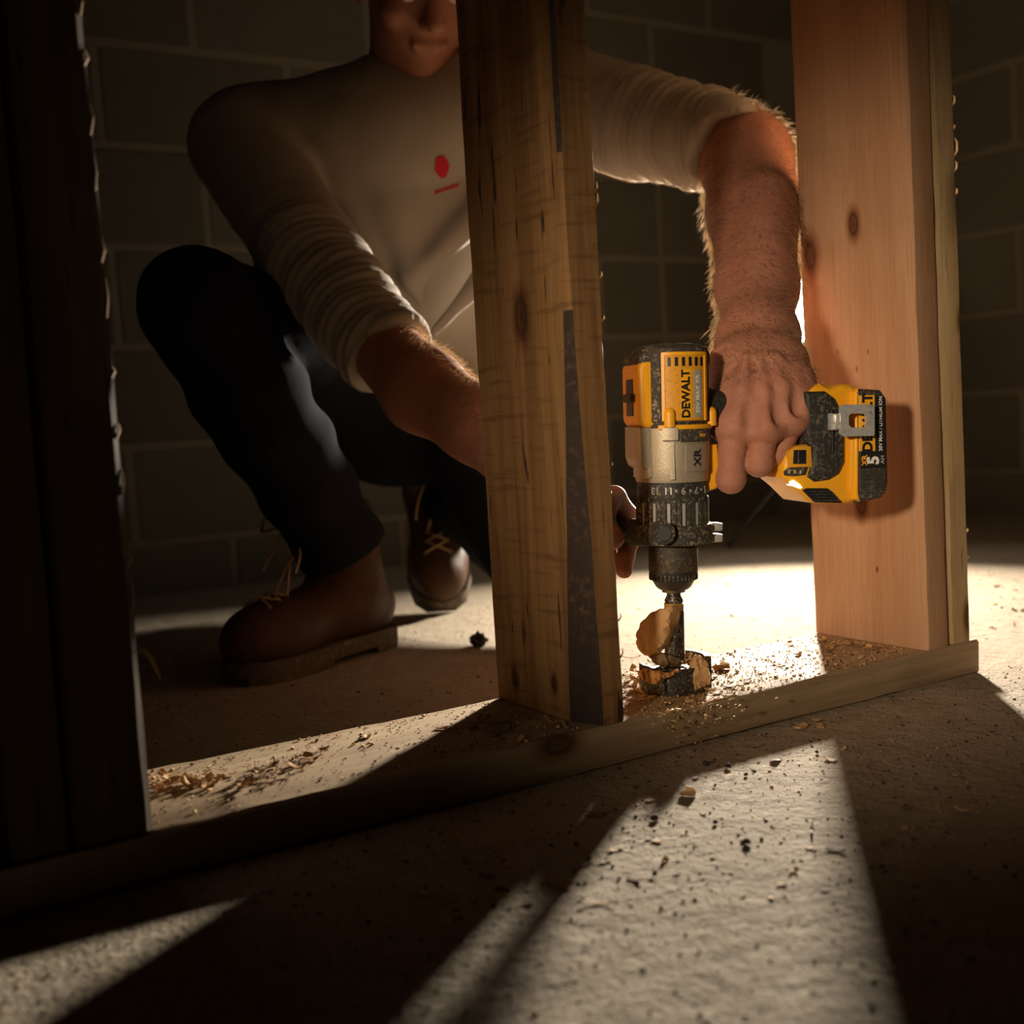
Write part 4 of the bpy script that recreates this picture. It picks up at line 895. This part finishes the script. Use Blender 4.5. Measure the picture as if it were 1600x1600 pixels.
# ------------------------------------------------------------------ chips, shavings and dust
CHIP = [wood_mat('chip_wood_%s' % n, a, b_, 0, [], 0.4, s_, 0.1) for n, a, b_, s_ in (('pale', (0.72, 0.50, 0.26), (0.60, 0.38, 0.17), 1.0), ('orange', (0.58, 0.34, 0.15), (0.46, 0.25, 0.10), 5.0), ('brown', (0.30, 0.19, 0.10), (0.20, 0.12, 0.06), 9.0))]
def chip_mesh(seed, L, Wd, th, curl, twist=0.0, fray=0.25):
    """a curled wood strip with thickness and a frayed end"""
    rng = np.random.default_rng(seed); n, m = 12, 4; V = []
    for i in range(n+1):
        s_ = i/n; a = curl*(s_-0.5)
        if abs(curl) > 1e-3: cx, cz = L/curl*math.sin(a), L/curl*(math.cos(curl/2)*-1+math.cos(a))*-1
        else: cx, cz = L*(s_-0.5), 0
        nx, nz = -math.sin(a), -math.cos(a)
        wd = Wd*(0.75+0.35*math.sin(math.pi*min(1, s_*1.2+0.1)))*(1-fray*rng.random()*(s_ > 0.8)); tw = twist*(s_-0.5)
        for side in (0, 1):
            for j in range(m+1):
                y = wd*(j/m-0.5)+rng.normal(0, Wd*0.02); e = rng.normal(0, L*0.03) if i in (0, n) else 0
                t_ = (th/2 if side else -th/2)*(1-0.5*abs(j/m-0.5))
                V.append((cx+e*math.cos(a)+nx*t_+0, y*math.cos(tw), cz+nz*t_+y*math.sin(tw)))
    Fc = []; st = 2*(m+1)
    for i in range(n):
        for j in range(m):
            a0 = i*st+j; Fc.append((a0, a0+1, a0+1+st, a0+st)); b0 = a0+m+1; Fc.append((b0, b0+st, b0+1+st, b0+1))
        for j in (0, m): a0 = i*st+j; b0 = a0+m+1; Fc.append((a0, a0+st, b0+st, b0))
    for i in (0, n):
        for j in range(m): a0 = i*st+j; Fc.append((a0, a0+m+1, a0+m+2, a0+1))
    V = np.array(V); V[:, 2] -= V[:, 2].min()
    b = bmesh.new(); vs = [b.verts.new(v) for v in V]
    for f in Fc: b.faces.new([vs[k] for k in f])
    bmesh.ops.recalc_face_normals(b, faces=b.faces[:]); me = bpy.data.meshes.new('chip'); b.to_mesh(me); b.free()
    me.polygons.foreach_set('use_smooth', [True]*len(me.polygons)); me.set_sharp_from_angle(angle=math.radians(50)); return me
KINDS = {}
for ci, mt in enumerate(CHIP):
    for k, (L, Wd, th, cu_, tw) in enumerate(((0.016, 0.008, 0.0014, 0.6, 0.3), (0.012, 0.007, 0.0010, 2.2, 0.5), (0.022, 0.005, 0.0010, 1.4, 0.9), (0.009, 0.006, 0.0012, 0.3, 0.0), (0.026, 0.0022, 0.0009, 0.9, 0.6), (0.014, 0.010, 0.0008, 3.6, 0.3))):
        me = chip_mesh(ci*10+k, L, Wd, th, cu_, tw); me.materials.append(mt); KINDS[ci, k] = me
COLW = ('pale', 'orange', 'brown'); SHPW = ('broad flat', 'half-curled', 'long twisted', 'stubby', 'thin stringy', 'tightly curled')
def put_chip(name, ci, k, px, py, z, label, group, sc=1.0, rz=None, tilt=0.0, dz=0.0):
    if '#' in label:
        label = label.replace('#', COLW[ci]+' '+SHPW[k]+(' larger' if sc > 0.8 else ' tiny')); group = group+', '+COLW[ci]+' '+SHPW[k]
    o = bpy.data.objects.new(name, KINDS[ci, k]); COL.objects.link(o); p = on_z(px, py, z)
    o.location = (p[0], p[1], z+dz+0.0003); o.rotation_euler = (random.uniform(-0.15, 0.15)+tilt, random.uniform(-0.12, 0.12), random.uniform(0, 6.28) if rz is None else rz); o.scale = (sc, sc, sc)
    return tag(o, label, 'wood chip', group)
BIG = [wood_mat('big_chip_tan', (0.66, 0.42, 0.20), (0.50, 0.28, 0.11), 2, [], 0.7, 3.3, 0.35), wood_mat('big_chip_orange', (0.66, 0.33, 0.11), (0.46, 0.21, 0.06), 0, [], 0.6, 7.3, 0.3), wood_mat('big_chip_brown', (0.28, 0.18, 0.09), (0.16, 0.10, 0.05), 0, [], 0.6, 2.3, 0.4)]
# big chips at the bit
def big_chip(name, pts, y0, th, mat, label, ridge=0.0, lean=0.0, pleat=0.0):
    O3 = np.array([np.mean([LP(*p, y0)[0] for p in pts]), y0, min(LP(*p, y0)[1] for p in pts)])
    b = prism_bm([(LP(*p, y0)[0]-O3[0], LP(*p, y0)[1]-O3[2]) for p in pts], -th/2, th/2, th*0.25, 1)
    bmesh.ops.triangulate(b, faces=[f for f in b.faces if len(f.verts) > 4]); bmesh.ops.subdivide_edges(b, edges=[e for e in b.edges if e.calc_length() > 0.004], cuts=3, use_grid_fill=True)
    for v in b.verts:
        w_ = math.sin(v.co.x*420+v.co.z*60)*0.0008+math.sin(v.co.z*300)*0.0004+pleat*math.sin(v.co.x*1150+v.co.z*160)+random.uniform(-1, 1)*0.0004
        v.co.y += w_+lean*v.co.z+abs(v.co.x-0.30*(v.co.z-0.022)-0.001)*ridge; v.co.x += random.uniform(-0.0006, 0.0006); v.co.z += random.uniform(-0.0007, 0.0007)
    o = bm_obj(name, b, mat, None, 35); o.matrix_world = MD @ Matrix.Translation(tuple(O3)); return tag(o, label, 'wood chip')
big_chip('wood_chip', [(1034, 952), (1042, 947), (1064, 947), (1068, 951), (1064, 975), (1056, 993), (1046, 1010), (1034, 1020), (1018, 1028), (1006, 1023), (1001, 1010), (1002, 995), (1008, 978), (1020, 960)], -0.017, 0.006, BIG[0], 'large tan wood chip leaning against the bit shaft', 0.75, -0.10)
big_chip('wood_chip', [(1080, 1040), (1086, 1026), (1094, 1024), (1100, 1030), (1107, 1042), (1111, 1058), (1110, 1070), (1098, 1074), (1084, 1078), (1079, 1066)], -0.033, 0.008, BIG[0], 'coarse fan-shaped wood chip packed beside the cutter of the bit', 0.25, 0.0, 0.0014)
big_chip('wood_chip', [(998, 1050), (1012, 1046), (1030, 1049), (1050, 1053), (1062, 1046), (1066, 1050), (1054, 1058), (1036, 1062), (1020, 1070), (1006, 1064)], -0.041, 0.005, BIG[1], 'orange splintered shaving across the front of the cutter', 0.3, 0.0, 0.0012)
big_chip('wood_chip', [(1018, 1028), (1030, 1020), (1050, 1024), (1066, 1033), (1058, 1040), (1036, 1041), (1022, 1036)], -0.022, 0.022, BIG[2], 'brown crumbled chip lying on top of the cutter', 0.1, 0.0, 0.0012)
G1 = 'loose shavings heaped round the drill bit'; L1 = '# shaving in the heap round the drill bit'
for q in range(44):                           # the cup of the bit is packed full
    a_ = random.uniform(0, 6.28); r_ = random.uniform(0.012, 0.042); p_ = O_D+XD*r_*math.cos(a_)+YD*r_*math.sin(a_)
    o = bpy.data.objects.new('wood_shaving', KINDS[random.choice((0, 1, 1)), 0]); c_ = random.choice((0, 0, 1, 2)); k_ = random.choice((0, 1, 2, 4, 5)); o.data = KINDS[c_, k_]; COL.objects.link(o)
    o.location = (p_[0], p_[1], T+(0.022+random.uniform(0, 0.006) if r_ < 0.030 else 0.001+random.uniform(0, 0.008))); o.rotation_euler = (random.uniform(-0.7, 0.7), random.uniform(-0.5, 0.5), random.uniform(0, 6.28)); s3 = random.uniform(0.6, 1.1); o.scale = (s3, s3, s3)
    tag(o, COLW[c_]+' '+SHPW[k_]+' shaving '+('packed in the cup of the bit' if r_ < 0.030 else 'banked against the cutter of the bit'), 'wood chip', 'shavings at the cutter, '+COLW[c_]+' '+SHPW[k_])
for px, py, k, c, dz, sc in ((988, 1058, 2, 1, 0.006, 1.2), (992, 1068, 1, 0, 0.002, 1.2), (1004, 1072, 0, 1, 0.004, 1.1), (1014, 1078, 2, 0, 0, 1), (1000, 1082, 5, 0, 0, 1), (990, 1080, 4, 1, 0, 1.2), (1024, 1082, 1, 2, 0, 1), (1036, 1084, 4, 0, 0, 0.8), (1010, 1066, 5, 1, 0.010, 1.0), (998, 1074, 2, 0, 0.008, 1.1), (986, 1046, 4, 1, 0.012, 0.9), (1022, 1074, 0, 0, 0.006, 1), (1004, 1090, 3, 1, 0, 1), (1044, 1080, 3, 0, 0, 1), (996, 1094, 4, 0, 0, 1), (1012, 1064, 4, 0, 0.014, 1)):
    put_chip('wood_shaving', c, k, px, py, T, L1, G1, sc, None, random.uniform(-0.5, 0.5), dz)
put_chip('wood_shaving', 0, 5, 1133, 1045, T, 'pair of tight pale curls beside the bit on the plate', None, 1.1); put_chip('wood_shaving', 1, 5, 1124, 1048, T, 'orange tight curl nearest the fan-shaped chip', None, 1.0)
G2 = 'chips scattered on the plate between the studs'; L2 = '# chip lying on the plate between the studs'
for px, py, k, c in ((1142, 1074, 0, 2), (1106, 1095, 4, 1), (1078, 1096, 3, 0), (1136, 1088, 4, 2), (1168, 1066, 3, 2), (1188, 1052, 3, 1), (1212, 1040, 4, 0), (1248, 1024, 1, 1), (1262, 1016, 3, 1), (1290, 1040, 4, 0), (1330, 1022, 3, 1), (1345, 1028, 3, 0), (1235, 1008, 3, 1), (1300, 1010, 1, 1), (1312, 1006, 2, 1), (1326, 1008, 1, 1), (1340, 1010, 2, 2), (1356, 1014, 1, 1), (1372, 1014, 3, 2), (1392, 1018, 2, 1), (1286, 1002, 1, 1), (1296, 1018, 2, 2), (1120, 1084, 3, 0)):
    put_chip('wood_chip', c, k, px, py, T, L2, G2, random.uniform(0.7, 1.1))
G3 = 'shavings heaped on the plate beside the dark stud'; L3 = '# shaving in the heap on the plate beside the dark stud'
G4 = 'shavings strewn on the plate before the boot'; L4 = '# shaving strewn on the plate before the boot'
for i in range(34):
    t_ = random.random(); put_chip('wood_shaving', random.choice((0, 1, 1)), random.choice((1, 2, 4, 5)), 244+95*t_+random.gauss(0, 8), 1228-6*t_+random.gauss(0, 9), T, L3, G3, random.uniform(0.6, 1.0), None, random.uniform(-0.4, 0.4), random.uniform(0, 0.006)*(1-t_))
for i in range(46):
    t_ = random.random(); put_chip('wood_shaving', random.choice((1, 1, 2)), random.choice((1, 2, 4, 4, 3)), 362+150*t_+random.gauss(0, 6), 1226-48*t_+random.gauss(0, 9), T, L4, G4, random.uniform(0.5, 1.0), None, random.uniform(-0.4, 0.4), random.uniform(0, 0.005))
G5 = 'chips in the shade at the foot of the weathered stud'; L5 = '# chip in the shade at the foot of the weathered stud'
for px, py, k, c in ((752, 1122, 0, 2), (764, 1135, 5, 2), (780, 1140, 0, 2), (742, 1140, 1, 2), (770, 1148, 3, 2), (790, 1128, 4, 2), (806, 1162, 2, 1), (745, 1130, 2, 2), (690, 1138, 3, 1), (860, 1128, 4, 1), (884, 1136, 4, 1)):
    put_chip('wood_chip', c, k, px, py, T, L5, G5, random.uniform(0.8, 1.3))
put_chip('wood_chip', 0, 5, 574, 1152, T, 'bright white chip glinting on the plate', None, 0.8)
# on the floor in front
put_chip('wood_chip', 0, 0, 1252, 1138, 0, 'broad pale chip beside two others on the floor by the plate', None, 1.2, 0.3); put_chip('wood_chip', 0, 3, 1282, 1136, 0, 'small pale chip standing beside the broad one on the floor', None, 1.2); put_chip('wood_chip', 0, 2, 1270, 1130, 0, 'narrow chip tilted over the broad pale chip on the floor', None, 0.8, 1.2, 0.7, 0.003)
put_chip('wood_shaving', 0, 5, 1076, 1244, 0, 'pale curled shaving alone in the lit floor patch', None, 1.2, 0.5)
G6 = 'wood chips on the floor in front of the plate'; L6 = '# chip lying on the bare floor in front of the plate'
for i in range(60):
    px = random.uniform(640, 1590); py = random.uniform(max(1130, 1265-(px-700)*0.245)+16, 1420)
    put_chip('wood_chip', random.choice((0, 1, 2, 2)), random.choice((0, 1, 3, 3, 4)), px, py, 0, L6, G6, random.uniform(0.4, 0.9))
G7 = 'wood chips on the floor behind the plate'; L7 = '# chip on the open floor behind the plate'
for i in range(46):
    px = random.choice((random.uniform(300, 760), random.uniform(990, 1260), random.uniform(1535, 1600))); py = random.uniform(905, 1000) if px > 900 else random.uniform(1000, 1085)
    put_chip('wood_chip', random.choice((0, 1, 2)), random.choice((0, 1, 3, 3, 4)), px, py, 0, L7, G7, random.uniform(0.4, 0.9))
def lump(px, py, r, label, group=None):
    f_ = Field((-0.02, -0.02, -0.004), (0.02, 0.02, 0.02), 0.0016); f_.ell((0, 0, r*0.5), np.eye(3), (r, r*0.75, r*0.5), 0.001); V, Fc = f_.mesh(); V = V+vnormals(V, Fc)*(0.30*r*wnoise(V+px, 420, 0)+0.15*r*wnoise(V+py, 900, 1))[:, None]; V[:, 2] = np.maximum(V[:, 2], 0.0)
    o = np_mesh('dirt_clod', V, Fc, DIRT, None); p = on_z(px, py, 0); o.location = (p[0], p[1], 0.0005); o.rotation_euler = (0, 0, random.uniform(0, 6)); return tag(o, label, 'dirt clod', group)
DIRT = speckle_mat('dirt', (0.055, 0.040, 0.028), (0.16, 0.12, 0.08), 0.6, 200, 0.95)
for px, py, r in ((1138, 1201, 0.006), (1103, 1196, 0.005), (1168, 1320, 0.006), (1276, 1178, 0.004), (1165, 1213, 0.004), (900, 1322, 0.004), (913, 1310, 0.003), (1022, 1282, 0.005), (1118, 1288, 0.004), (1130, 1290, 0.003), (1205, 1214, 0.003), (1028, 1236, 0.003)): lump(px, py, r*0.7, 'dark dirt clod lying on the floor in front of the plate', 'dirt clods in front of the plate')
lump(748, 1010, 0.016, 'large dirt clod on the lit floor behind the weathered stud')
# what nobody could count
def crumbs(name, P, size, mat, label, cat):
    n = len(P); rng = np.random.default_rng(len(P)); base = np.array([(x, y, z) for z in (0, 1) for x, y in ((-1, -1), (1, -1), (1, 1), (-1, 1))], float)
    sc = size[:, None, None]*rng.uniform(0.35, 1.0, (n, 1, 3)); V = base[None]*sc*np.array([0.5, 0.5, 0.6])+rng.normal(0, 0.12, (n, 8, 3))*size[:, None, None]
    a = rng.uniform(0, 6.28, n); c, s_ = np.cos(a)[:, None], np.sin(a)[:, None]; X = V[..., 0]*c-V[..., 1]*s_; Y = V[..., 0]*s_+V[..., 1]*c; V = np.stack([X, Y, V[..., 2]], -1)+P[:, None, :]
    q = np.array([(0, 3, 2, 1), (4, 5, 6, 7), (0, 1, 5, 4), (1, 2, 6, 5), (2, 3, 7, 6), (3, 0, 4, 7)]); Fc = (q[None]+8*np.arange(n)[:, None, None]).reshape(-1, 4)
    o = np_mesh(name, V.reshape(-1, 3), Fc, mat, None, None, None); return tag(o, label, cat, None, 'stuff')
def scatter(n, x0, x1, y0, y1, z, fx=None):
    X = RNG.uniform(x0, x1, n) if fx is None else fx(n); Y = RNG.uniform(y0, y1, n); return np.stack([X, Y, np.full(n, z)], 1)
ls = lambda n, a, s_: np.minimum(a*np.exp(RNG.normal(0, s_, n)), a*3.2)
Pd = np.concatenate([scatter(2600, 0.06, 0.46, 0.004, W-0.004, T), scatter(700, -0.37, 0.012, 0.004, W-0.004, T)]); Pn = scatter(1500, 0, 0, 0, 0, T); rr_ = np.abs(RNG.normal(0, 0.05, 1500)); aa_ = RNG.uniform(0, 6.28, 1500); Pn[:, 0] = O_D[0]+rr_*np.cos(aa_); Pn[:, 1] = np.clip(O_D[1]+rr_*np.sin(aa_), 0.003, W-0.003); Pn[:, 0] = np.clip(Pn[:, 0], 0.058, 0.46)
crumbs('sawdust', np.concatenate([Pd, Pn]), ls(4800, 0.0011, 0.5), CHIP[0], 'fine pale sawdust sprinkled over the sill plate', 'sawdust')
crumbs('dark_crumbs', scatter(900, -0.37, 0.46, 0.004, W-0.004, T), ls(900, 0.0011, 0.5), DIRT, 'dark specks of bark and grit on the sill plate', 'debris')
Pf = np.concatenate([scatter(9000, -0.55, 1.0, -0.62, -0.004, 0), scatter(2600, -0.4, 1.3, W+0.004, 0.9, 0)])
crumbs('floor_grit', Pf, ls(11600, 0.0009, 0.6), DIRT, 'dark grit scattered over the concrete floor', 'debris')
Pg = np.concatenate([scatter(2200, -0.5, 1.0, -0.6, -0.004, 0), scatter(1600, 0.0, 1.3, W+0.004, 0.9, 0)])
crumbs('floor_sawdust', Pg, ls(3800, 0.0011, 0.5), CHIP[1], 'tan sawdust flecks scattered over the concrete floor', 'sawdust')
n = 150; px = RNG.normal(1085, 38, n); py = 1100+np.abs(RNG.normal(0, 26, n))-(px-1085)*0.22; yy = RNG.uniform(-0.035, -0.004, n); Ps = []
for a, b, c in zip(px, py, yy):
    d = CF*F_PX+CR*(a-800)+CU*(800-b); p = CAM+d*((c-CAM[1])/d[1]); Ps.append(p if p[2] > 0.002 else p+np.array([0, 0, 0.004]))
crumbs('flying_sawdust', np.array(Ps), ls(n, 0.0016, 0.45), CHIP[0], 'spray of sawdust grains falling in front of the sill plate', 'sawdust')
